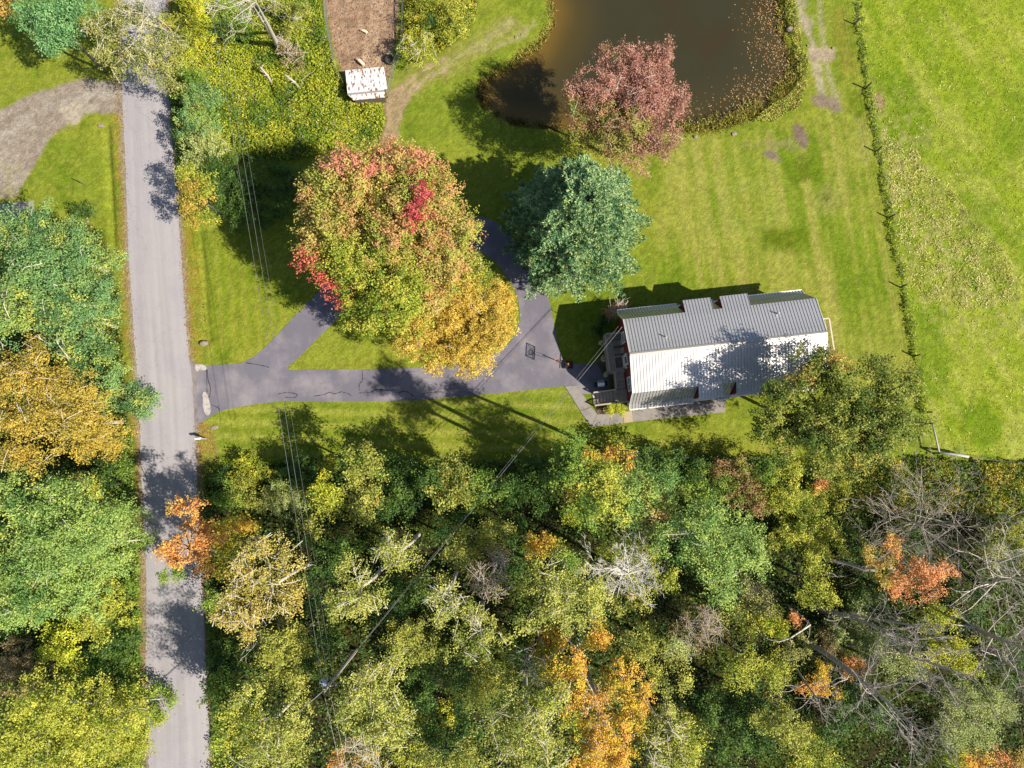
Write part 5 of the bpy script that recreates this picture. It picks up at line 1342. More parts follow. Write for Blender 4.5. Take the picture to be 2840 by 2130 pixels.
pts_w = np.array(smooth(RL, 8)); rr = np.random.default_rng(10)
i = rr.integers(0, len(pts_w), 4200); pp = pts_w[i] + np.stack([-.35 + rr.normal(size=4200) * .28, rr.normal(size=4200) * .5], -1)
litter('fallen_leaves', pp, .05, tanleaf, .11, 'tan leaves drifted along the west edge of the road')
pts_w = np.array(smooth(RR, 8)); i = rr.integers(0, len(pts_w), 2600); pp = pts_w[i] + np.stack([.3 + rr.normal(size=2600) * .22, rr.normal(size=2600) * .5], -1)
pp = pp[sdf(outer, pp[:, 0], pp[:, 1]) > 0]
litter('fallen_leaves', pp, .05, tanleaf, .11, 'tan leaves drifted along the east edge of the road')
pp = scatter(pen, 2600, 11)
litter('fallen_leaves', pp, .09, [alb(236, 206, 160), alb(226, 180, 130), alb(150, 116, 84), alb(244, 224, 190)], .12, 'straw and leaves trodden into the dirt pen')

# ------------------------------------------------------------------ the house (gambrel roof, red boards)
HU = np.array([.99391, .11020, 0]); HV = np.array([-.11020, .99391, 0]); HO = np.array([9.935, 8.076, 0])

def h(a, b, z):
    return HO + HU * a + HV * b + np.array([0, 0, z])

ZR, ZB, BB = 6.6, 5.5, 3.15            # ridge, break of slope, half-width at the break
LEN = 16.74
PROF = [(BB, ZB), (4.02, 3.42), (4.45, 2.98)]      # lower slope and its flared eave
house = empty('house', h(LEN / 2, 0, 0), 'red board house with a grey standing-seam metal roof', 'house')
ORG = root_loc(house)
NP_ = 62; PW = LEN / NP_

def hobj(name, m, mat, parent=None, sm=False):
    return m.build(name, mat, parent or house, sm)

# roof core just under the panels, dark to stand in for seam shadow
SL = (ZR - ZB) / BB
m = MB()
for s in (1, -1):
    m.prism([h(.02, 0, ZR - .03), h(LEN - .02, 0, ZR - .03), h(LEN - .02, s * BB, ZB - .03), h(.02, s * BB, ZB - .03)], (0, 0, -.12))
roof = hobj('roof', m, M['seam_shade'])

def panel_mesh(pts, name):
    """one sheet running down the given (b, z) line with a standing seam on its edge"""
    m = MB(); w = PW - .02
    for (b0, z0), (b1, z1) in zip(pts[:-1], pts[1:]):
        n = np.array([0, -(z1 - z0), (b1 - b0)]); n = n / np.linalg.norm(n)
        if n[2] < 0: n = -n
        A = np.array([0, b0, z0]); B = np.array([0, b1, z1])
        f = lambda a, p, k: HU * a + HV * (p[1] + n[1] * k) + np.array([0, 0, p[2] + n[2] * k])
        def bx(a0, a1, k0, k1):
            vs = [f(a, p, k) for k in (k0, k1) for p in (A, B) for a in (a0, a1)]
            m.add(vs, [(0, 2, 3, 1), (4, 5, 7, 6), (0, 1, 5, 4), (2, 6, 7, 3), (0, 4, 6, 2), (1, 3, 7, 5)])
        bx(.0, w - .028, 0, .02)
        bx(w - .028, w, 0, .06)
    return m.mesh(name, M['steel'])

E1 = 1.2
def up(s, ext=0): return [(s * .03, ZR - .01), (s * (BB + ext), ZB - .01 - SL * ext)]
def low(s): return [(s * (BB + .012), ZB - .06)] + [(s * b, z) for b, z in PROF[1:]]
PM = {(s, k): panel_mesh(up(s, E1 if k == 'long' else .06), 'panel') for s in (1, -1) for k in ('short', 'long')}
PL = {s: panel_mesh(low(s), 'panel') for s in (1, -1)}
DORM = {1: [(5.40, 7.88), (8.70, 11.10)], -1: [(5.62, 7.95), (8.90, 11.22)]}
SNAP = {s: [(round(a / PW), round(b / PW)) for a, b in DORM[s]] for s in (1, -1)}
def inD(s, i): return any(a <= i < b for a, b in SNAP[s])
for s in (1, -1):
    for i in range(NP_):
        a = HO + HU * (i * PW)
        link('panel', PM[(s, 'long' if inD(s, i) else 'short')], roof, a - ORG)
        if not inD(s, i): link('panel', PL[s], roof, a - ORG)
# ridge cap, rakes, gutters
m = MB()
for s in (1, -1):
    m.prism([h(-.03, 0, ZR + .075), h(LEN + .03, 0, ZR + .075), h(LEN + .03, s * .16, ZR + .02), h(-.03, s * .16, ZR + .02)], (0, 0, -.02))
o = hobj('ridge_cap', m, M['cap'], roof)
for a in (-.04, LEN + .015):
    m = MB()
    for s in (1, -1):
        line = [(0, ZR + .05), (BB + .04, ZB + .06)] + [(b, z + .05) for b, z in PROF[1:]]
        for (b0, z0), (b1, z1) in zip(line[:-1], line[1:]):
            m.prism([h(a, s * b0, z0), h(a, s * b1, z1), h(a, s * b1, z1 - .2), h(a, s * b0, z0 - .2)], HU * .025)
    hobj('rake_board', m, M['white'])
for s in (1, -1):
    for a0, a1 in ((0, SNAP[s][0][0] * PW), (SNAP[s][0][1] * PW, SNAP[s][1][0] * PW), (SNAP[s][1][1] * PW, LEN)):
        m = MB(); b, z = PROF[-1]
        m.prism([h(a0, s * (b + .01), z + .02), h(a1, s * (b + .01), z + .02), h(a1, s * (b + .11), z + .02), h(a0, s * (b + .11), z + .02)], (0, 0, -.1))
        hobj('gutter', m, M['white'])
    for i0, i1 in SNAP[s]:
        a0, a1 = i0 * PW, i1 * PW
        bd = s * (BB + E1 - .18); ze = ZB - SL * E1
        m = MB(); m.prism([h(a0 + .12, bd, ze - .08), h(a1 - .12, bd, ze - .08), h(a1 - .12, bd, 2.6), h(a0 + .12, bd, 2.6)], -HV * s * .06)
        d = hobj('dormer', m, M['red'])
        for aa, off in ((a0 + .12, -.05), (a1 - .12, .05)):
            m = MB(); m.prism([h(aa, s * BB, ZB - .12), h(aa, bd, ze - .06), h(aa, bd, 2.9), h(aa, s * 4.0, 3.3)], HU * off)
            hobj('cheek', m, M['red'], d)
            m = MB()
            for zz in np.arange(3.4, 5.3, .22):
                bw = s * (BB + (ZB - zz) * .36 + .05)
                bmax = min(abs(bd), 9)
                zlim = ZB - SL * (abs(bd) - BB)
                if zz > zlim: bmax = min(bmax, BB + (ZB - zz) / SL * .9)
                if bmax - abs(bw) > .1:
                    m.frame((h(aa + off, bw, zz) + h(aa + off, s * bmax, zz)) / 2, HV * (bmax - abs(bw)) / 2, HU * .012, (0, 0, .09))
            if m.v: hobj('board', m, M['red'], d)
        # window in the dormer face
        am = (a0 + a1) / 2
        m = MB(); m.frame(h(am, bd + s * .03, 3.95), HU * .62, HV * .03, (0, 0, .55)); wf = hobj('window', m, M['white'], d)
        m = MB(); m.frame(h(am, bd + s * .075, ze - .10), HU * ((a1 - a0) / 2), HV * .05, (0, 0, .05)); hobj('fascia', m, M['white'], d)

# walls below the roof
m = MB()
GA = .34
for a in (GA, LEN - GA):
    out = [(4.0, 0), (4.0, 3.25), (BB - .05, ZB - .2), (0, ZR - .2), (-BB + .05, ZB - .2), (-4.0, 3.25), (-4.0, 0)]
    m.prism([h(a, b, z) for b, z in out], HU * (.12 if a < 1 else -.12))
for s in (1, -1):
    m.frame(h(LEN / 2, s * 3.94, 1.55), HU * (LEN / 2 - GA), HV * .06, (0, 0, 1.55))
wall = hobj('wall', m, M['red'])
def halfw(z):
    if z < 3.25: return 4.0
    if z < ZB - .2: return 4.0 + (BB - .05 - 4.0) * (z - 3.25) / (ZB - .2 - 3.25)
    return max(0, (BB - .05) * (ZR - .2 - z) / (ZR - ZB))
BH = .27
for k in range(23):
    z0, z1 = .12 + k * BH, .12 + (k + 1) * BH - .012
    w0, w1 = halfw(z0), halfw(z1)
    if w1 < .15: break
    for a, sg in ((GA, -1), (LEN - GA, 1)):
        m = MB(); o0 = HU * sg * .045; o1 = HU * sg * .012
        vs = [h(a, -w0, z0) + o0, h(a, w0, z0) + o0, h(a, w1, z1) + o1, h(a, -w1, z1) + o1, h(a, -w0, z0), h(a, w0, z0), h(a, w1, z1), h(a, -w1, z1)]
        m.add(vs, [(0, 1, 2, 3), (7, 6, 5, 4), (0, 4, 5, 1), (1, 5, 6, 2), (2, 6, 7, 3), (3, 7, 4, 0)])
        hobj('board', m, M['red'], wall)
# soffit, so the flare is closed from below
m = MB()
for s in (1, -1):
    m.frame(h(LEN / 2, s * 4.2, 2.95), HU * (LEN / 2 - .1), HV * .2, (0, 0, .012))
hobj('soffit', m, M['white'])

def opening(name, b0, b1, z0, z1, bars=(1, 1), door=False):
    a = GA - .05
    fr = MB(); t = .11
    for bb0, bb1, zz0, zz1 in ((b0, b1, z0, z0 + t), (b0, b1, z1 - t, z1), (b0, b0 + t, z0 + t, z1 - t), (b1 - t, b1, z0 + t, z1 - t)):
        fr.frame(h(a - .03, (bb0 + bb1) / 2, (zz0 + zz1) / 2), HU * .06, HV * (bb1 - bb0) / 2, (0, 0, (zz1 - zz0) / 2))
    w = hobj(name, fr, M['white'])
    pn = MB(); pn.frame(h(a + .01, (b0 + b1) / 2, (z0 + z1) / 2), HU * .02, HV * ((b1 - b0) / 2 - t), (0, 0, (z1 - z0) / 2 - t))
    hobj('leaf' if door else 'pane', pn, M['white'] if door else M['glass'], w)
    mm_ = MB()
    nb, nz = bars
    for i in range(1, nb + 1):
        bb = b0 + (b1 - b0) * i / (nb + 1); mm_.frame(h(a - .025, bb, (z0 + z1) / 2), HU * .025, HV * .025, (0, 0, (z1 - z0) / 2 - t))
    for i in range(1, nz + 1):
        zz = z0 + (z1 - z0) * i / (nz + 1); mm_.frame(h(a - .02, (b0 + b1) / 2, zz), HU * .018, HV * ((b1 - b0) / 2 - t), (0, 0, .022))
    if door:
        mm_ = MB(); mm_.frame(h(a - .03, b0 + .28, (z0 + z1) / 2), HU * .03, HV * .025, (0, 0, .06))
        hobj('handle', mm_, M['dark_metal'], w)
        mm_ = MB(); mm_.frame(h(a - .015, (b0 + b1) / 2, z0 + 1.5), HU * .012, HV * .28, (0, 0, .42)); hobj('pane', mm_, M['glass'], w)
    else:
        hobj('muntin', mm_, M['white'], w)
opening('window', 1.48, 2.50, 2.12, 3.5, (0, 1))
opening('door', -.53, .52, 1.22, 3.5, door=True)
opening('window', -2.88, -1.58, 2.3, 3.75, (1, 1))
opening('window', -3.95, -3.62, .9, 1.5, (0, 0))
# lamp beside the door, downspout, vents, service mast
m = MB(); m.lathe(h(GA - .22, -.75, 3.05), [(.03, 0), (.09, .02), (.11, .22), (.07, .3), (.02, .36)], 10); m.frame(h(GA - .1, -.75, 3.3), HU * .12, HV * .02, (0, 0, .02))
hobj('wall_lamp', m, M['white'])
m = MB(); m.tube([h(.2, -4.5, 2.9), h(.25, -4.3, 2.5), h(.22, -4.12, 2.2), h(.22, -4.12, .3), h(-.25, -4.2, .1)], .05, 6); hobj('downspout', m, M['white'])
m = MB(); m.tube([h(SNAP[-1][0][0] * PW - .2, -4.5, 2.9), h(SNAP[-1][0][0] * PW - .2, -4.1, 2.4), h(SNAP[-1][0][0] * PW - .2, -4.1, .2)], .05, 6); hobj('downspout', m, M['white'])
for px_, py_ in ((645, 492), (1633, 282)):
    g = P(1640 + px_ / 3.16, 780 + py_ / 3.16, 6.0)
    b_ = (g - HO) @ HV; zz = ZR - SL * abs(b_)
    m = MB(); m.lathe((g[0], g[1], zz - .05), [(.17, 0), (.15, .05), (.06, .12), (.055, .55), (.0, .56)], 10); hobj('vent_pipe', m, M['steel'])
g = P(1660 + 520 / 7.94, 880 + 210 / 7.94, 6.3)
MAST = np.array([g[0], g[1], 6.3])
m = MB(); m.tube([(g[0], g[1], 3.4), (g[0], g[1], 6.2), (g[0] + .12, g[1] + .05, 6.33), (g[0] + .2, g[1] + .1, 6.2)], .035, 6); m.tube([(g[0] + .25, g[1] + .1, 5.6), (g[0] + .55, g[1] - .1, 5.75)], .02, 5)
hobj('service_mast', m, M['dark_metal'])

# ------------------------------------------------------------------ west porch deck with its stairs
ZD = 1.15
deck = empty('porch_deck', h(-1, 0, 0), 'weathered board porch with railings along the west gable of the house', 'deck')
def dobj(name, m, mat, parent=None): return m.build(name, mat, parent or deck)
x = -1.22; i = 0
while x < .24:
    m = MB(); m.frame(h(x + .068, .86, ZD - .02), HU * .066, HV * 1.80, (0, 0, .02)); dobj('deck_board', m, M['decking']); x += .14
# two steps down and lower landing
for k, (b0, b1, z) in enumerate(((-.96, -1.32, .98), (-1.34, -1.70, .98), (-1.72, -2.06, .84), (-2.08, -2.42, .84))):
    m = MB(); m.frame(h(-.24, (b0 + b1) / 2, z - .02), HU * .48, HV * abs(b1 - b0) / 2, (0, 0, .02)); dobj('stair_tread', m, M['decking'])
x = -.95
while x < .24:
    m = MB(); m.frame(h(x + .068, -3.08, .70 - .02), HU * .066, HV * .62, (0, 0, .02)); dobj('deck_board', m, M['decking']); x += .14
for k in range(6):
    m = MB(); m.frame(h(-1.12 - k * .30, -3.08, .60 - k * .105), HU * .14, HV * .62, (0, 0, .02)); dobj('stair_tread', m, M['decking'])
m = MB()
for b in (-3.7, -2.46):
    m.prism([h(-.95, b, .66), h(-2.75, b, .04), h(-2.75, b, 0), h(-.95, b, .45)], HV * .04)
dobj('stringer', m, M['decking'])
m = MB(); m.frame(h(-1.24, .86, .9), HU * .02, HV * 1.8, (0, 0, .22)); m.frame(h(-.5, 2.67, .9), HU * .74, HV * .02, (0, 0, .22)); m.frame(h(-.5, -.95, .95), HU * .74, HV * .02, (0, 0, .18)); dobj('skirt_board', m, M['decking'])
for a, b in ((-1.2, 2.6), (-1.2, .8), (-1.2, -.9), (.1, 2.6)):
    m = MB(); m.frame(h(a, b, .5), HU * .06, HV * .06, (0, 0, .5)); dobj('post', m, M['wood'])
def railing(p0, p1, hgt=.92, n=None, cap=.13, mat='rail'):
    """cap rail, lower rail, posts and separate balusters between two floor points"""
    p0, p1 = np.array(p0, float), np.array(p1, float)
    L = np.linalg.norm(p1 - p0); n = n or max(2, int(L / .16))
    up_ = np.array([0, 0, hgt])
    m = MB(); m.bar(p0 + up_, p1 + up_, cap, .04); r0 = dobj('rail', m, M[mat])
    m = MB(); m.bar(p0 + up_ * .12, p1 + up_ * .12, .05, .07); dobj('lower_rail', m, M[mat], r0)
    for k in range(n + 1):
        q = p0 + (p1 - p0) * k / n
        m = MB(); big = k in (0, n)
        m.bar(q + up_ * (.0 if big else .12), q + up_ * (1.06 if big else .985), .09 if big else .035, .09 if big else .035, up=HU); dobj('newel' if big else 'baluster', m, M[mat], r0)
railing(h(-1.2, 2.62, ZD), h(.2, 2.62, ZD))
railing(h(-1.2, 2.62, ZD), h(-1.2, -.92, ZD))
railing(h(-1.2, -.92, ZD), h(-.72, -.92, ZD), n=3)
railing(h(-.74, -.94, .98), h(-.74, -2.44, .75), n=9)
railing(h(-.78, -2.48, .70), h(-2.7, -2.48, .05), n=13)
railing(h(.2, -3.68, .70), h(-.9, -3.68, .70), n=7)
railing(h(-.9, -3.68, .70), h(-2.7, -3.68, .05), n=13)
for (u, v, zc), lab, cl in (((370, 280, 1.85), 'pale green hanging flower basket near the far corner of the porch rail', 'greygreen'), ((408, 520, 1.8), 'white and pink flower basket at the middle of the porch rail', 'white'), ((445, 765, 1.8), 'pale green hanging flower basket at the near corner of the porch rail', 'greygreen')):
    g = P(1600 + u / 5.53, 900 + v / 5.53, zc)
    o = empty('flower_basket', (g[0], g[1], zc - .3), lab, 'flower basket', 'flower baskets on the porch')
    m = MB(); m.lathe((g[0], g[1], zc - .32), [(.08, 0), (.16, .1), (.19, .2)], 12); m.build('pot', M['wood'], o)
    r = np.random.default_rng(int(u)); n = 260
    d = unit(r.normal(size=(n, 3))) * np.array([.24, .34 if cl == 'white' else .24, .17]) * (r.random((n, 1)) ** .4)
    v_, f_ = leaf_quads(np.array([0, 0, .28]) + d, unit(d + (0, 0, .2)), np.full(n, .09), .7, r)
    c = pick('greygreen', n, r.random(n), r)
    if cl == 'white':
        s = r.random(n) < .55; c[s] = (.6, .58, .6); s = r.random(n) < .2; c[s] = (.5, .08, .16)
    else:
        s = r.random(n) < .5; c[s] = lf(196, 206, 170)
    link('flowers', mesh_np('flowers', v_, f_, M['leaf'], np.repeat(c, 4, 0)), o)
def patio_chair(a, b, label, ang=0):
    o = empty('patio_chair', h(a, b, ZD), label, 'chair', 'patio chairs on the porch')
    ca, sa = math.cos(ang), math.sin(ang)
    f = lambda u, v, z: h(a + u * ca - v * sa, b + u * sa + v * ca, ZD + z)
    fx = f(1, 0, 0) - f(0, 0, 0); fy = f(0, 1, 0) - f(0, 0, 0)
    m = MB(); m.frame(f(-.08, 0, .40), fx * .30, fy * .27, (0, 0, .05)); m.build('seat', M['cushion'], o)
    m = MB(); m.frame(f(.32, 0, .72), fx * .05 + np.array([0, 0, .02]), fy * .27, fx * .10 + np.array([0, 0, .33])); m.build('backrest', M['cushion'], o)
    for s in (-1, 1):
        m = MB(); m.frame(f(-.02, s * .32, .62), fx * .34, fy * .035, (0, 0, .02)); m.build('armrest', M['wood'], o)
        for u in (-.32, .28):
            m = MB(); m.frame(f(u, s * .3, .3), fx * .025, fy * .025, (0, 0, .3)); m.build('leg', M['wood'], o)
patio_chair(-.15, 1.72, 'tan cushioned patio chair nearer the corner of the porch')
patio_chair(-.12, .98, 'tan cushioned patio chair nearer the house door')
m = MB(); g = h(-.12, -.02, ZD + .012); m.frame(g, HU * .32, HV * .46, (0, 0, .012))
o = tag(link('doormat', m.mesh('doormat', M['mat'], g)), 'dark patterned doormat in front of the gable door', 'doormat'); o.location = g
m = MB()
for k in (.85, .55):
    for s in (-1, 1):
        m.frame(g + HU * s * .32 * k + np.array([0, 0, .014]), HU * .02, HV * .46 * k, (0, 0, .004)); m.frame(g + HV * s * .46 * k + np.array([0, 0, .014]), HU * .32 * k, HV * .02, (0, 0, .004))
m.build('border', M['dark_metal'], o)
# mulch bed
bed = [(*p, .0) for p in W('MC', [(1625, 975), (1690, 968), (1800, 960), (1835, 985), (1812, 1008), (1735, 1016), (1646, 1020)])]
tag(MB().prism(bed[::-1], (0, 0, .05)).build('mulch_bed', M['mulch']), kind='structure')
bed2 = [(*p, .0) for p in W('MC', [(1640, 690), (1690, 680), (1790, 660), (1820, 850), (1760, 860), (1755, 760), (1680, 765)])]
tag(MB().prism(bed2[::-1], (0, 0, .04)).build('mulch_bed', M['mulch']), kind='structure')

# small deck at the east gable
ed = empty('east_deck', h(LEN + .8, .9, 0), 'narrow deck with a pale rail at the far east gable of the house', 'deck')
e1 = P(1640 + 2085 / 3.16, 780 + 325 / 3.16, 1.9); e2 = P(1640 + 2140 / 3.16, 780 + 610 / 3.16, 1.9); e0 = P(1640 + 2012 / 3.16, 780 + 331 / 3.16, 1.9)
a1, b1 = (e1 - HO) @ HU, (e1 - HO) @ HV
for k in range(14):
    m = MB(); aa = LEN - .3 + (a1 - LEN + .3) * (k + .5) / 14
    m.frame(h(aa, b1 / 2 - .6, .88), HU * ((a1 - LEN + .3) / 28 - .006), HV * (b1 / 2 + .6), (0, 0, .02)); m.build('deck_board', M['decking'], ed)
def erail(p0, p1, n):
    up_ = np.array([0, 0, 1.0]); m = MB(); m.bar(p0 + up_, p1 + up_, .12, .05); r0 = m.build('rail', M['rail'], ed)
    m = MB(); m.bar(p0 + up_ * .1, p1 + up_ * .1, .05, .06); m.build('lower_rail', M['rail'], r0)
    for k in range(n + 1):
        q = p0 + (p1 - p0) * k / n; m = MB(); m.bar(q, q + up_, .035, .035, up=HU); m.build('baluster', M['rail'], r0)
erail(h(LEN - .3, b1, .9), h(a1, b1, .9), 9)
erail(h(a1, b1, .9), h(a1, -1.9, .9), 22)
for b in (b1, 0, -1.9):
    m = MB(); m.frame(h(a1, b, .45), HU * .05, HV * .05, (0, 0, .45)); m.build('post', M['wood'], ed)

# ------------------------------------------------------------------ animal shelter of rusted sheets
def rust_mat():
    m, N, L, b = new_mat('rusted_sheet')
    tc = N.new('ShaderNodeTexCoord'); mp = N.new('ShaderNodeMapping'); mp.inputs['Scale'].default_value = (1.9, 1.0, 1); mp.inputs['Rotation'].default_value = (0, 0, -.09)
    L.new(tc.outputs['Object'], mp.inputs[0])
    n = N.new('ShaderNodeTexNoise'); n.inputs['Scale'].default_value = 1.7; n.inputs['Detail'].default_value = 3
    L.new(mp.outputs[0], n.inputs['Vector'])
    oi_ = N.new('ShaderNodeObjectInfo'); ad = N.new('ShaderNodeVectorMath'); ad.operation = 'SCALE'
    cb = N.new('ShaderNodeCombineXYZ'); L.new(oi_.outputs['Random'], cb.inputs[0]); L.new(oi_.outputs['Random'], cb.inputs[1])
    ad.inputs['Scale'].default_value = 30; L.new(cb.outputs[0], ad.inputs[0])
    a2 = N.new('ShaderNodeVectorMath'); L.new(mp.outputs[0], a2.inputs[0]); L.new(ad.outputs[0], a2.inputs[1]); L.new(a2.outputs[0], n.inputs['Vector'])
    r = N.new('ShaderNodeMapRange'); r.inputs['From Min'].default_value = .56; r.inputs['From Max'].default_value = .60
    L.new(n.outputs['Fac'], r.inputs['Value'])
    n2 = N.new('ShaderNodeTexNoise'); n2.inputs['Scale'].default_value = 14; n2.inputs['Detail'].default_value = 4; L.new(tc.outputs['Object'], n2.inputs['Vector'])
    rm = N.new('ShaderNodeMix'); rm.data_type = 'RGBA'; rm.inputs[6].default_value = (*alb(196, 120, 62), 1); rm.inputs[7].default_value = (*alb(214, 158, 104), 1); L.new(n2.outputs['Fac'], rm.inputs[0])
    mx = N.new('ShaderNodeMix'); mx.data_type = 'RGBA'; mx.inputs[6].default_value = (.52, .55, .59, 1)
    L.new(r.outputs[0], mx.inputs[0]); L.new(rm.outputs[2], mx.inputs[7]); L.new(mx.outputs[2], b.inputs['Base Color'])
    b.inputs['Roughness'].default_value = .6; b.inputs['Specular IOR Level'].default_value = .4
    return m
M['rust'] = rust_mat()
def S5(u, v, z): return P(900 + u / 5.53, v / 5.53, z)
zN, zRg, zS = 1.35, 1.75, 1.25
NW, NE_ = S5(318, 1080, zN), S5(862, 1026, zN); RW, RE = S5(354, 1448, zRg), S5(915, 1394, zRg); SW, SE = S5(440, 1535, zS), S5(936, 1488, zS)
SW = RW + (SW - RW) * 1.0
cx_ = (NW + RE) / 2
shed = empty('pen_shelter', (cx_[0], cx_[1], 0), 'low shelter with a rust-patched tin roof at the end of the dirt pen', 'shelter')
n = 13
for A0, A1, B0, B1, nm in ((NW, NE_, RW, RE, 'N'), (RW, RE, SW, SE, 'S')):
    for k in range(n):
        t0, t1 = (k + .03) / n, (k + .97) / n
        p = [A0 + (A1 - A0) * t0, A0 + (A1 - A0) * t1, B0 + (B1 - B0) * t1, B0 + (B1 - B0) * t0]
        c = np.mean(p, 0); dz = np.array([0, 0, random.uniform(-.012, .012) + (.0 if nm == 'N' else -.03)])
        m = MB(); m.prism([q - c for q in p], (0, 0, -.02))
        w = (p[1] - p[0]) * .07
        for e in (0, .5):
            s0 = p[0] + (p[1] - p[0]) * e; s1 = p[3] + (p[2] - p[3]) * e
            m.prism([s0 - c, s0 + w - c, s1 + w - c, s1 - c], (0, 0, .03))
        link('roof_sheet', m.mesh('roof_sheet', M['rust']), shed, c + dz - root_loc(shed))
m = MB(); m.bar(RW + (0, 0, .02), RE + (0, 0, .02), .16, .03); m.build('ridge_cap', M['cap'], shed)
inn = lambda p, z: np.array([p[0] * .94 + cx_[0] * .06, p[1] * .94 + cx_[1] * .06, z])
for p0, p1, z0, z1 in ((NW, RW, zN, zRg), (NE_, RE, zN, zRg), (SW, SE, zS, zS)):
    m = MB(); m.prism([inn(p0, 0), inn(p1, 0), inn(p1, z1 - .08), inn(p0, z0 - .08)], (.03, .03, 0)); m.build('wall', M['wood'], shed)
for p in (NW, NE_):
    q = inn(p, 0); m = MB(); m.frame((q[0], q[1], zN / 2), (.05, 0, 0), (0, .05, 0), (0, 0, zN / 2)); m.build('post', M['wood'], shed)
m = MB(); m.bar(S5(870, 1035, 1.2), S5(925, 1370, .9), .5, .03); m.build('side_sheet', M['rust'], shed)

# ------------------------------------------------------------------ pigs: one skin over a jointed skeleton
def pig(label, ctr, head, L, seed):
    """ctr ground point under the body, head = heading angle, L = body length"""
    s = L / 1.0
    V, E_, R_ = [], [], []
    def add(p, r, par=None):
        V.append(p); R_.append(r)
        if par is not None: E_.append((par, len(V) - 1))
        return len(V) - 1
    hip = add((-.36, 0, .46), (.19, .20)); b1 = add((-.12, 0, .48), (.21, .22), hip); b2 = add((.14, 0, .47), (.205, .22), b1); sh_ = add((.34, 0, .45), (.18, .19), b2)
    nk = add((.50, 0, .42), (.13, .14), sh_); hd = add((.64, 0, .36), (.11, .11), nk); sn = add((.78, 0, .27), (.055, .055), hd)
    tl = add((-.52, 0, .50), (.07, .07), hip); t2 = add((-.60, .03, .46), (.015, .015), tl); add((-.63, .06, .38), (.012, .012), t2)
    for sy in (-1, 1):
        a = add((.32, .12 * sy, .30), (.075, .075), sh_); k = add((.34, .13 * sy, .16), (.045, .045), a); add((.35, .13 * sy, .02), (.04, .045), k)
        a = add((-.36, .12 * sy, .32), (.095, .09), hip); k = add((-.32, .13 * sy, .22), (.055, .055), a); q = add((-.41, .13 * sy, .14), (.04, .04), k); add((-.39, .13 * sy, .02), (.04, .045), q)
    me = bpy.data.meshes.new('body')
    c, sn_ = math.cos(head), math.sin(head)
    me.from_pydata([((x * c - y * sn_) * s, (x * sn_ + y * c) * s, z * s) for x, y, z in V], E_, [])
    o = bpy.data.objects.new('pig', me); COL.objects.link(o)
    o.modifiers.new('skin', 'SKIN'); o.modifiers.new('sub', 'SUBSURF').levels = 2
    o.modifiers['sub'].render_levels = 2
    for i, v in enumerate(me.skin_vertices[0].data):
        v.radius = (R_[i][0] * s, R_[i][1] * s); v.use_root = i == 0
    dg = bpy.context.evaluated_depsgraph_get()
    m2 = bpy.data.meshes.new_from_object(o.evaluated_get(dg)); m2.name = 'pig'
    o.modifiers.clear(); o.data = m2; bpy.data.meshes.remove(me)
    m2.materials.clear(); m2.materials.append(M['pig'])
    for p in m2.polygons: p.use_smooth = True
    o.location = (ctr[0], ctr[1], .03)
    tag(o, label, 'pig', 'pigs in the pen')
    f = lambda x, y, z: np.array([(x * c - y * sn_) * s, (x * sn_ + y * c) * s, z * s])
    for sy in (-1, 1):
        m = MB(); m.prism([f(.56, .06 * sy, .47), f(.60, .15 * sy, .50), f(.72, .17 * sy, .42), f(.66, .07 * sy, .44)], (0, 0, .012 * s)); link('ear', m.mesh('ear', M['pig']), o)
    m = MB(); m.lathe(f(.80, 0, .26), [(.05 * s, -.02 * s), (.052 * s, .02 * s)], 10, f(.9, 0, -.3)); link('snout', m.mesh('snout', M['pig']), o)
    for sy in (-1, 1):
        m = MB(); m.lathe(f(.70, .075 * sy, .38), [(.004, -.012 * s), (.014 * s, 0), (.004, .012 * s)], 6); link('eye', m.mesh('eye', M['black']), o)
pig('small cream pig in the middle of the dirt pen', Q('TC', 145, 212), math.radians(158), .62, 1)
pig('larger cream pig close to the shelter roof', P(1003, 178), math.radians(140), .82, 2)
# tyre and roll of wire mesh by the gate
o = empty('tyre', (*P(1080, 172)[:2], 0), 'big old tyre propped at the corner of the dirt pen', 'tyre')
g = P(1082, 170); axv = unit(np.array([.35, -.25, 1.]))
m = MB(); prof = [(.24 + .0, -.10), (.30, -.13), (.40, -.12), (.45, -.06), (.45, .06), (.40, .12), (.30, .13), (.24, .10), (.25, 0), (.24, -.10)]
c0 = np.array([g[0], g[1], .30]); u_ = unit(np.cross(axv, (1, 0, 0))); w_ = np.cross(axv, u_); NV = 24; vs = []; fs = []
for rr_, hh in prof[:-1]:
    for k in range(NV):
        a = 2 * math.pi * k / NV; vs.append(c0 + axv * hh + rr_ * (math.cos(a) * u_ + math.sin(a) * w_))
np_ = len(prof) - 1
for i in range(np_):
    for k in range(NV):
        fs.append((i * NV + k, i * NV + (k + 1) % NV, ((i + 1) % np_) * NV + (k + 1) % NV, ((i + 1) % np_) * NV + k))
m.add(vs, fs); m.build('tread', M['tyre'], o, True)
for k in range(18):
    a = 2 * math.pi * k / 18; d = math.cos(a) * u_ + math.sin(a) * w_
    m = MB(); m.frame(c0 + d * .455, d * .02, axv * .11, np.cross(axv, d) * .03); m.build('lug', M['tyre'], o)
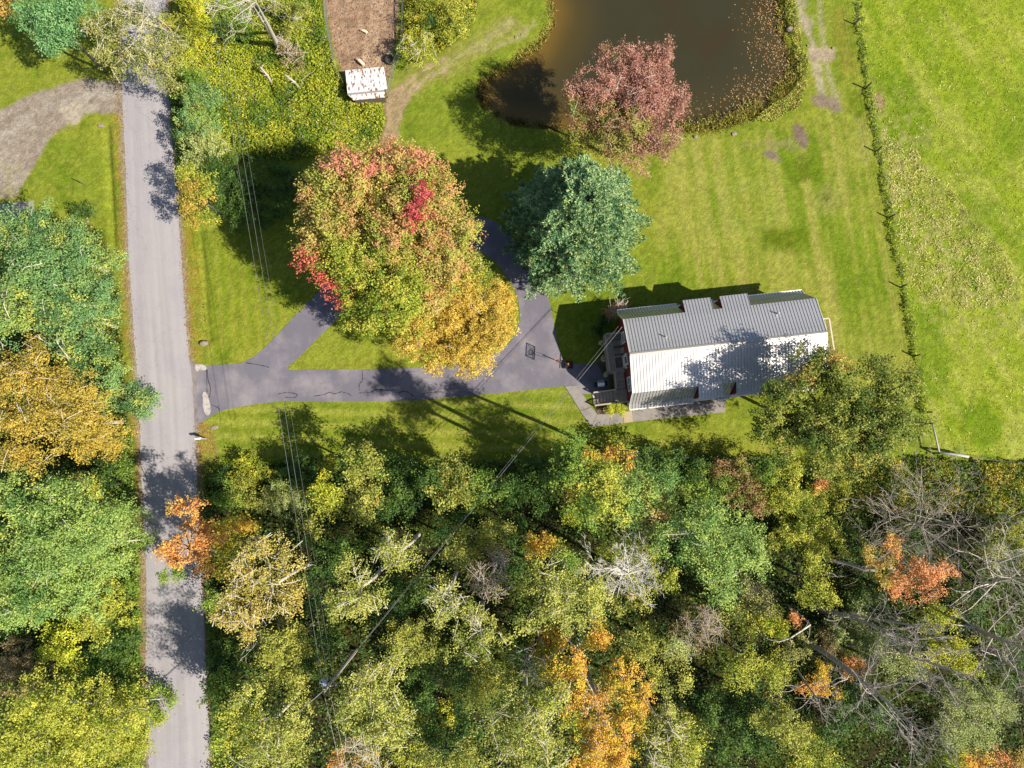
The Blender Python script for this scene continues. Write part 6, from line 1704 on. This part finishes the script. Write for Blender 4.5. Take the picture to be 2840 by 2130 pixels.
def fence(name, label, zone, pts, hgt, mats=('wood', 'thinwire'), wires=(.3, .6, .9), mesh=False, pr=.06, lean=(0, 0), wr=.012, cat='fence'):
    g = [Q(zone, u, v) for u, v in pts]
    o = empty(name, g[len(g) // 2], label, cat)
    tops = []
    for p in g:
        t = p + np.array([lean[0] * hgt, lean[1] * hgt, hgt]); tops.append(t)
        m = MB(); m.tube([p - (0, 0, .1), t], [pr, pr * .92], 8); m.build('post', M[mats[0]], o)
    for k in wires:
        m = MB()
        m.tube([p + (t - p) * k for p, t in zip(g, tops)], wr, 4, False); m.build('wire', M[mats[1]], o)
    if mesh:
        m = MB()
        for (p, t), (p2, t2) in zip(zip(g[:-1], tops[:-1]), zip(g[1:], tops[1:])):
            n_ = max(2, int(np.linalg.norm(p2 - p) / .3))
            for k in range(n_):
                q = p + (p2 - p) * k / n_; q2 = t + (t2 - t) * k / n_
                m.tube([q, q2], .006, 3, False)
        x_ = m.build('mesh_wires', M[mats[1]], o); x_['kind'] = 'stuff'
    return o
fence('wire_fence', 'wire mesh fence along the west side of the dirt pen', 'V', [(700, -60), (704, 0), (707, 52), (716, 96), (726, 148), (748, 193)], 1.1, ('wood', 'wire'), (.02, .35, .68, .98), True, .035, wr=.02)
fence('wire_fence', 'wire mesh fence by the tyre on the east side of the pen', 'V', [(838, 212), (848, 170), (855, 140), (868, 112), (871, 60), (872, 0), (872, -60)], 1.1, ('wood', 'wire'), (.02, .35, .68, .98), True, .035, wr=.014)
m = MB(); m.bar(Q('V', 872, 112, 1.12), Q('V', 871, -60, 1.12), .07, .07)
fo = bpy.data.objects['wire_fence.001']; m.build('top_rail', M['dark_metal'], fo)
m = MB(); g0 = [P(1065, 160, .25), P(1078, 172, .3), P(1090, 165, .3), P(1096, 155, .3)]
m.tube([P(968, 174, .04), P(975, 171, .05), P(984, 170, .05), (*P(992, 172)[:2], .05)], .02, 5)
tag(m.build('rope', M['rope']), 'thin straw-coloured rope lying by the larger pig', 'rope')

# pasture fence: leaning timber posts with wires
fp = [('TR', 1117, 158), ('TR', 1188, 573), ('TR', 1254, 981), ('TR', 1338, 1408), ('MR', 1412, 203), ('MR', 1497, 648)]
g = [Q(*q) for q in fp]
d0 = g[0] - g[1]
g = [g[0] + d0] + g + [Q('MR', 1575, 1010)]
pf = empty('pasture_fence', g[3], 'line of round timber posts and wire beside the pasture', 'fence')
tops = [p + np.array([.04, .02, 1.25]) for p in g]
for i, (p, t) in enumerate(zip(g, tops)):
    t = p + np.array([random.uniform(-.03, .06), random.uniform(-.03, .05), 1.2 + random.uniform(-.06, .1)])
    m = MB(); m.tube([p - (0, 0, .1), t - (0, 0, .02), t], [.075, .07, .055], 9); m.build('post', M['wood'], pf)
for k in (.3, .6, .9):
    m = MB(); m.tube([p + (t - p) * k for p, t in zip(g, tops)], .007, 4, False); m.build('wire', M['thinwire'], pf)
# white corner rails
c1, c2, c3 = P(2585, 1172.5, 1.1), P(2605, 1255, 1.1), P(2694, 1268, 1.1)
cf = empty('corner_rails', (c2[0], c2[1], 0), 'bleached white log rails at the pasture corner beyond the east maple', 'fence')
for a_, b_, r_0, r_1 in ((c1, c2, .07, .085), (c2 + (.12, -.03, 0), c3 - (.25, -.03, 0), .10, .12)):
    m = MB(); mid_ = (a_ + b_) / 2 + np.array([.03, .04, -.02]); m.tube([a_, mid_, b_], [r_0, (r_0 + r_1) / 2, r_1], 9); m.build('rail', M['pale_wood'], cf, True)
for p in (c1, c2, c3):
    m = MB(); m.tube([(p[0] + .05, p[1] - .05, -.1), (p[0] + .05, p[1] - .05, 1.25)], [.085, .075], 9); m.build('post', M['wood'], cf)
for dz in (.35, .75):
    m = MB(); m.tube([np.array([c3[0], c3[1], dz]), np.array([*P(2800, 1282)[:2], dz]), np.array([*P(2900, 1292)[:2], dz])], .012, 4, False); m.build('wire', M['wire'], cf)
    m = MB(); m.tube([np.array([*g[-1][:2], dz]), np.array([c1[0], c1[1], dz]), np.array([c2[0] - .4, c2[1], dz])], .01, 4, False); m.build('wire', M['wire'], cf)
for u in (2800,):
    p = P(u, 1282); m = MB(); m.tube([p, p + (0, 0, 1.2)], .05, 7); m.build('post', M['wood'], cf)

# ------------------------------------------------------------------ utility pole and wires
top = P(899.6, 1915.8, 11.0)
pole = empty('utility_pole', (top[0], top[1], 0), 'wooden utility pole with a grey transformer among the trees', 'utility pole')
m = MB(); m.tube([(top[0], top[1], -.2), (top[0], top[1], 5), top], [.17, .15, .12], 12); m.build('shaft', M['grey_bark'], pole)
tc_ = P(908, 1893, 9.2)
dirp = unit(np.array([tc_[0] - top[0], tc_[1] - top[1], 0])); tc_ = np.array([top[0], top[1], 9.0]) + dirp * .52
m = MB(); m.lathe(tc_ - (0, 0, .45), [(.26, 0), (.30, .04), (.30, .82), (.31, .84), (.27, .93), (.1, .97)], 18); tf = m.build('transformer', M['transformer'], pole, True)
for k in range(2):
    a = 2.2 + k * 1.6; q = tc_ + np.array([math.cos(a) * .15, math.sin(a) * .15, .5])
    m = MB(); m.lathe(q, [(.05, 0), (.07, .06), (.04, .1), (.06, .16), (.02, .24)], 8); m.build('bushing', M['dark_metal'], tf)
m = MB(); m.frame(np.array([top[0], top[1], 9.0]) + dirp * .18, dirp * .1, np.cross(dirp, (0, 0, 1)) * .05, (0, 0, .3)); m.build('bracket', M['dark_metal'], pole)
cr = unit(np.array([1., .15, 0]))
ins = []
for k, off in enumerate((-.05, .12, .55)):
    q = np.array([top[0], top[1], 11.05 if k == 0 else 10.2]) + cr * off
    ins.append(q)
    m = MB(); m.lathe(q - (0, 0, .12), [(.03, 0), (.06, .04), (.035, .08), (.055, .12), (.03, .18)], 8); m.build('insulator', M['dark_metal'], pole)
m = MB(); m.frame(np.array([top[0], top[1], 10.02]) + cr * .28, cr * .45, np.cross(cr, (0, 0, 1)) * .04, (0, 0, .05)); m.build('crossarm', M['grey_bark'], pole)
def wire_run(label, a, b, sag, r, mat='wire', n=28, name='power_line', group='overhead wires'):
    a, b = np.array(a, float), np.array(b, float)
    pts = [a + (b - a) * t - np.array([0, 0, sag * 4 * t * (1 - t)]) for t in np.linspace(0, 1, n)]
    m = MB(); m.tube(pts, r, 5, False)
    return tag(m.build(name, M[mat]), label, 'wire', group)
far = P(508, -420, 11.0)
fo_ = [np.array([far[0], far[1], 11.05]), np.array([far[0] + .32, far[1] + .03, 10.2]), np.array([far[0] + .75, far[1] + .05, 10.2])]
near = top + (top - far) * .45; near[2] = 10.6; near[0] += 1.2
nm = ['western wire of the three power lines running up the meadow', 'middle wire of the three power lines running up the meadow', 'eastern, fainter wire of the three power lines running up the meadow']
for k in range(3):
    wire_run(nm[k], ins[k], fo_[k], .55, .013 if k < 2 else .008)
    wire_run(['western', 'middle', 'eastern'][k] + ' wire of the power lines leaving the pole toward the bottom edge', ins[k], near + np.array([.35 * k, 0, 0 if k == 0 else -.8]), .2, .012 if k < 2 else .008, 'cable', n=10)
pt = np.array([top[0], top[1], 9.7])
wire_run('twisted service wire from the utility pole to the house gable', pt, MAST, .35, .022, n=40, name='service_wire')
wire_run('thin wire beside the twisted service wire to the house', pt + (.05, .1, -.35), MAST + (-.25, .12, -.35), .55, .009, 'cable', n=40, name='service_wire')
e_ = P(505, 2255, 10.2)
wire_run('thick cable from the utility pole toward the bottom left', np.array([top[0] - .12, top[1] - .1, 10.5]), e_ + (e_ - top) * np.array([.6, .6, 0]), .25, .04, n=12, name='power_cable')
m = MB(); m.tube([np.array([top[0] - .35, top[1] - .25, 10.45]), (top[0] + 1.4, top[1] - 1.3, 0)], .015, 5, False); m.build('guy_wire', M['wire'], pole)

# ------------------------------------------------------------------ basketball stand
def S7(u, v, z=0): return P(1420 + u / 7.373, 840 + v / 7.373, z)
bc = S7(1090, 1262, 0); 
fx = unit(S7(960, 1205) - S7(1140, 1255)); fx[2] = 0; fx = unit(fx); fx = unit(np.array([-1., .06, 0])); fy = np.array([-fx[1], fx[0], 0])
hoop = empty('basketball_hoop', (bc[0], bc[1], 0), 'black portable basketball hoop with an orange rim at the driveway edge', 'basketball hoop')
rim = S7(882, 1182, 2.55)
ctr = np.array([rim[0], rim[1], 0]) - fx * 1.05
fp_ = lambda a, b, z: np.array([ctr[0], ctr[1], 0]) + fx * a + fy * b + np.array([0, 0, z])
m = MB()
m.prism([fp_(-.75, -.33, .02), fp_(.12, -.36, .02), fp_(.18, 0, .02), fp_(.12, .36, .02), fp_(-.75, .33, .02)], (0, 0, .20)); m.prism([fp_(-.6, -.22, .22), fp_(.0, -.25, .22), fp_(.0, .25, .22), fp_(-.6, .22, .22)], (0, 0, .10)); m.build('base', M['black'], hoop)
m = MB(); m.tube([fp_(-.1, 0, .25), fp_(-.02, 0, 1.2), fp_(.12, 0, 2.1)], .05, 8); m.build('pole', M['black'], hoop)
for s in (-1, 1):
    m = MB(); m.bar(fp_(-.62, s * .24, .3), fp_(-.06, s * .03, 1.0), .03, .03); m.build('brace', M['dark_metal'], hoop)
    m = MB(); m.bar(fp_(.08, s * .12, 1.8), fp_(.58, s * .12, 2.55), .03, .03); m.build('arm', M['black'], hoop)
    m = MB(); m.lathe(fp_(.14, s * .3, .08), [(.07, -.03), (.07, .03)], 10, fy); m.build('wheel', M['black'], hoop)
bw, bh_, bz = .60, .42, 2.84
m = MB(); m.frame(fp_(.62, 0, bz), fx * .008, fy * bw, (0, 0, bh_)); bb = m.build('backboard', M['clear'], hoop)
m = MB()
for s in (-1, 1):
    m.frame(fp_(.62, s * bw, bz), fx * .025, fy * .03, (0, 0, bh_ + .03)); m.frame(fp_(.62, 0, bz + s * bh_), fx * .025, fy * (bw - .03), (0, 0, .03))
m.build('frame', M['black'], bb)
m = MB()
for s in (-1, 1):
    m.bar(fp_(.60, s * bw, bz + bh_), fp_(.60, s * .12, bz - .2), .03, .02); m.bar(fp_(.60, s * .22, bz - .28), fp_(.60, s * .22, bz + .08), .025, .02)
m.bar(fp_(.60, -.22, bz + .08), fp_(.60, .22, bz + .08), .025, .02); m.bar(fp_(.60, -bw, bz - .24), fp_(.60, bw, bz - .24), .03, .02)
m.build('frame_braces', M['black'], bb)
rc_ = fp_(.88, 0, 2.55); NV = 20
m = MB(); vs = []; fs = []
for k in range(NV):
    a = 2 * math.pi * k / NV; d = math.cos(a) * fx + math.sin(a) * fy
    for j in range(5):
        b_ = 2 * math.pi * j / 5; vs.append(rc_ + d * (.23 + .016 * math.cos(b_)) + np.array([0, 0, .016 * math.sin(b_)]))
for k in range(NV):
    for j in range(5): fs.append((k * 5 + j, k * 5 + (j + 1) % 5, ((k + 1) % NV) * 5 + (j + 1) % 5, ((k + 1) % NV) * 5 + j))
m.add(vs, fs); m.frame(fp_(.64, 0, 2.55), fx * .04, fy * .08, (0, 0, .03)); m.build('rim', M['orange'], hoop)
m = MB()
for k in range(12):
    a = 2 * math.pi * k / 12; a2 = a + .45; a3 = a - .45
    for aa in (a2, a3):
        d = math.cos(a) * fx + math.sin(a) * fy; d2 = math.cos(aa) * fx + math.sin(aa) * fy
        m.tube([rc_ + d * .225, rc_ + d2 * .16 - (0, 0, .2), rc_ + d2 * .12 - (0, 0, .4)], .006, 3, False)
m.build('net', M['net'], hoop)
bl = S7(1146, 1250, .42)
m = MB(); m.lathe((bl[0], bl[1], .325), [(.01, 0), (.06, .02), (.10, .06), (.12, .12), (.10, .18), (.06, .22), (.01, .24)], 16)
tag(m.build('basketball', M['ball'], None, True), 'orange ball resting on the black hoop base', 'ball')

# grill in the shade below the porch
def S6(u, v, z=0): return P(1600 + u / 5.53, 900 + v / 5.53, z)
gc = S6(368, 915, .9); gr_ = empty('gas_grill', (gc[0], gc[1], 0), 'silver-lidded gas grill with black side shelves below the porch', 'grill')
gx_, gy_ = HU, HV
f = lambda a, b, z: np.array([gc[0], gc[1], 0]) + gx_ * a + gy_ * b + np.array([0, 0, z])
m = MB(); m.frame(f(0, 0, .45), gx_ * .3, gy_ * .24, (0, 0, .35)); m.build('cabinet', M['black'], gr_)
for s in (-1, 1):
    m = MB(); m.frame(f(s * .46, 0, .86), gx_ * .16, gy_ * .24, (0, 0, .02)); m.build('side_shelf', M['black'], gr_)
m = MB(); pr = [(-.24, .84), (-.22, 1.0), (-.1, 1.12), (.08, 1.14), (.2, 1.05), (.24, .84)]
m.prism([f(-.31, b, z) for b, z in pr], gx_ * .62); m.build('lid', M['lid'], gr_)
m = MB(); m.tube([f(-.26, .22, .98), f(-.26, .32, 1.0), f(.26, .32, 1.0), f(.26, .22, .98)], .018, 6); m.build('handle', M['lid'], gr_)

# mailbox on its post
def S20(u, v, z=0): return P(520 + u / 20.74, 1160 + v / 20.74, z)
mbx = S20(612, 1168, 1.1); mp_ = S20(930, 1180, .5)
mo = empty('mailbox', (mp_[0], mp_[1], 0), 'white mailbox on a wooden arm at the road verge', 'mailbox')
ax_ = unit(S20(470, 1180, 1.1) - S20(770, 1150, 1.1)); sy_ = np.array([-ax_[1], ax_[0], 0])
m = MB(); prof = [(-.09, -.1), (-.09, .05), (-.06, .10), (0, .12), (.06, .10), (.09, .05), (.09, -.1)]
c0 = np.array([mbx[0], mbx[1], 1.1])
m.prism([c0 - ax_ * .26 + sy_ * b + np.array([0, 0, z]) for b, z in prof], ax_ * .50); m.build('box', M['white'], mo)
m = MB(); m.prism([c0 + ax_ * .242 + sy_ * b * 1.04 + np.array([0, 0, z * 1.04]) for b, z in prof], ax_ * .02); m.build('door', M['white'], mo)
m = MB(); m.frame(c0 + sy_ * .10 + np.array([0, 0, .08]), ax_ * .02, sy_ * .005, (0, 0, .09)); m.build('flag', M['orange'], mo)
m = MB(); m.frame((mp_[0], mp_[1], .55), (.05, 0, 0), (0, .05, 0), (0, 0, .6)); m.build('post', M['pale_wood'], mo)
m = MB(); m.bar(np.array([mp_[0], mp_[1], .95]) - ax_ * .18, c0 - np.array([0, 0, .13]), .09, .09); m.build('arm', M['pale_wood'], mo)
m = MB(); m.bar((mp_[0], mp_[1], .5), np.array([mp_[0], mp_[1], .93]) + ax_ * .32, .07, .07); m.build('brace', M['pale_wood'], mo)

# stones and the lawn post
def rock(name, label, p, sx, sy, sz, ang, seed, mat='stone', group=None):
    r = np.random.default_rng(seed)
    import bmesh
    bm = bmesh.new(); bmesh.ops.create_icosphere(bm, subdivisions=2, radius=1)
    for v in bm.verts:
        n_ = v.co.normalized(); k = .78 + .34 * r.random()
        v.co = Vector((math.copysign(abs(n_.x) ** .7, n_.x) * sx * k, math.copysign(abs(n_.y) ** .7, n_.y) * sy * k, n_.z * sz * k))
    bmesh.ops.rotate(bm, verts=bm.verts, matrix=Matrix.Rotation(ang, 3, 'Z'))
    me = bpy.data.meshes.new(name); bm.to_mesh(me); bm.free(); me.materials.append(M[mat])
    o = link(name, me, None, (p[0], p[1], sz * .45)); tag(o, label, 'rock', group)
rock('rock', 'grey-tan boulder on the verge above the driveway mouth', Q('ML', 1320, 566), .40, .24, .28, .35, 1)
rock('rock', 'flat broken stone in the grass near the mailbox', Q('ML', 1385, 1108), .36, .2, .06, .3, 2)
rock('rock', 'pale boulder on the pond\'s east bank', Q('TR', 699, 190), .36, .28, .22, .6, 3)
rock('rock', 'white stone at the left side of the bare dirt on the track', Q('TR', 814, 297), .13, .1, .1, 0, 4)
rock('rock', 'white stone at the right side of the bare dirt on the track', Q('TR', 976, 312), .15, .12, .1, 0, 5)
rock('rock', 'grey stone on the south bank of the pond by the plum-red maple', Q('TR', 90, 885), .22, .16, .14, 0, 6)
rock('rock', 'pinkish flat stone on the south bank near the reeds', Q('TR', 340, 865), .26, .2, .12, .2, 7)
rock('rock', 'pale flat stone on the grass bank west of the pond', Q('TC', 1122, 240), .2, .16, .08, .2, 8)
rock('rock', 'small pale stone on the grass bank west of the pond', Q('TC', 1158, 222), .15, .1, .07, .2, 9)
rock('rock', 'grey culvert stone at the top of the roadside ditch', Q('TL', 655, 815), .38, .18, .12, -.1, 10)
rock('rock', 'rounded white stone beside the small round bush', Q('TL', 590, 1462), .14, .12, .1, 0, 11)
rock('rock', 'small grey stone on the pond\'s east bank near the reeds', Q('TR', 806, 550), .14, .12, .1, 0, 12)
rock('rock', 'rusty brown stump-like stone under the small round bush', Q('TL', 570, 1432), .13, .11, .14, 0, 13)
lp = Q('TL', 548, 1194); lt = Q('TL', 505, 1162)
m = MB(); t_ = np.array([lp[0] + .02, lp[1] + .01, 1.45]); m.tube([(0, 0, -.1), (t_ - lp)], [.045, .04], 7)
o = link('lawn_post', m.mesh('lawn_post', M['wood']), None, lp); tag(o, 'thin dark post standing alone on the west lawn', 'post')

print('leaves', NLEAF[0], 'trees', TREE_N[0], 'objects', len(bpy.data.objects))
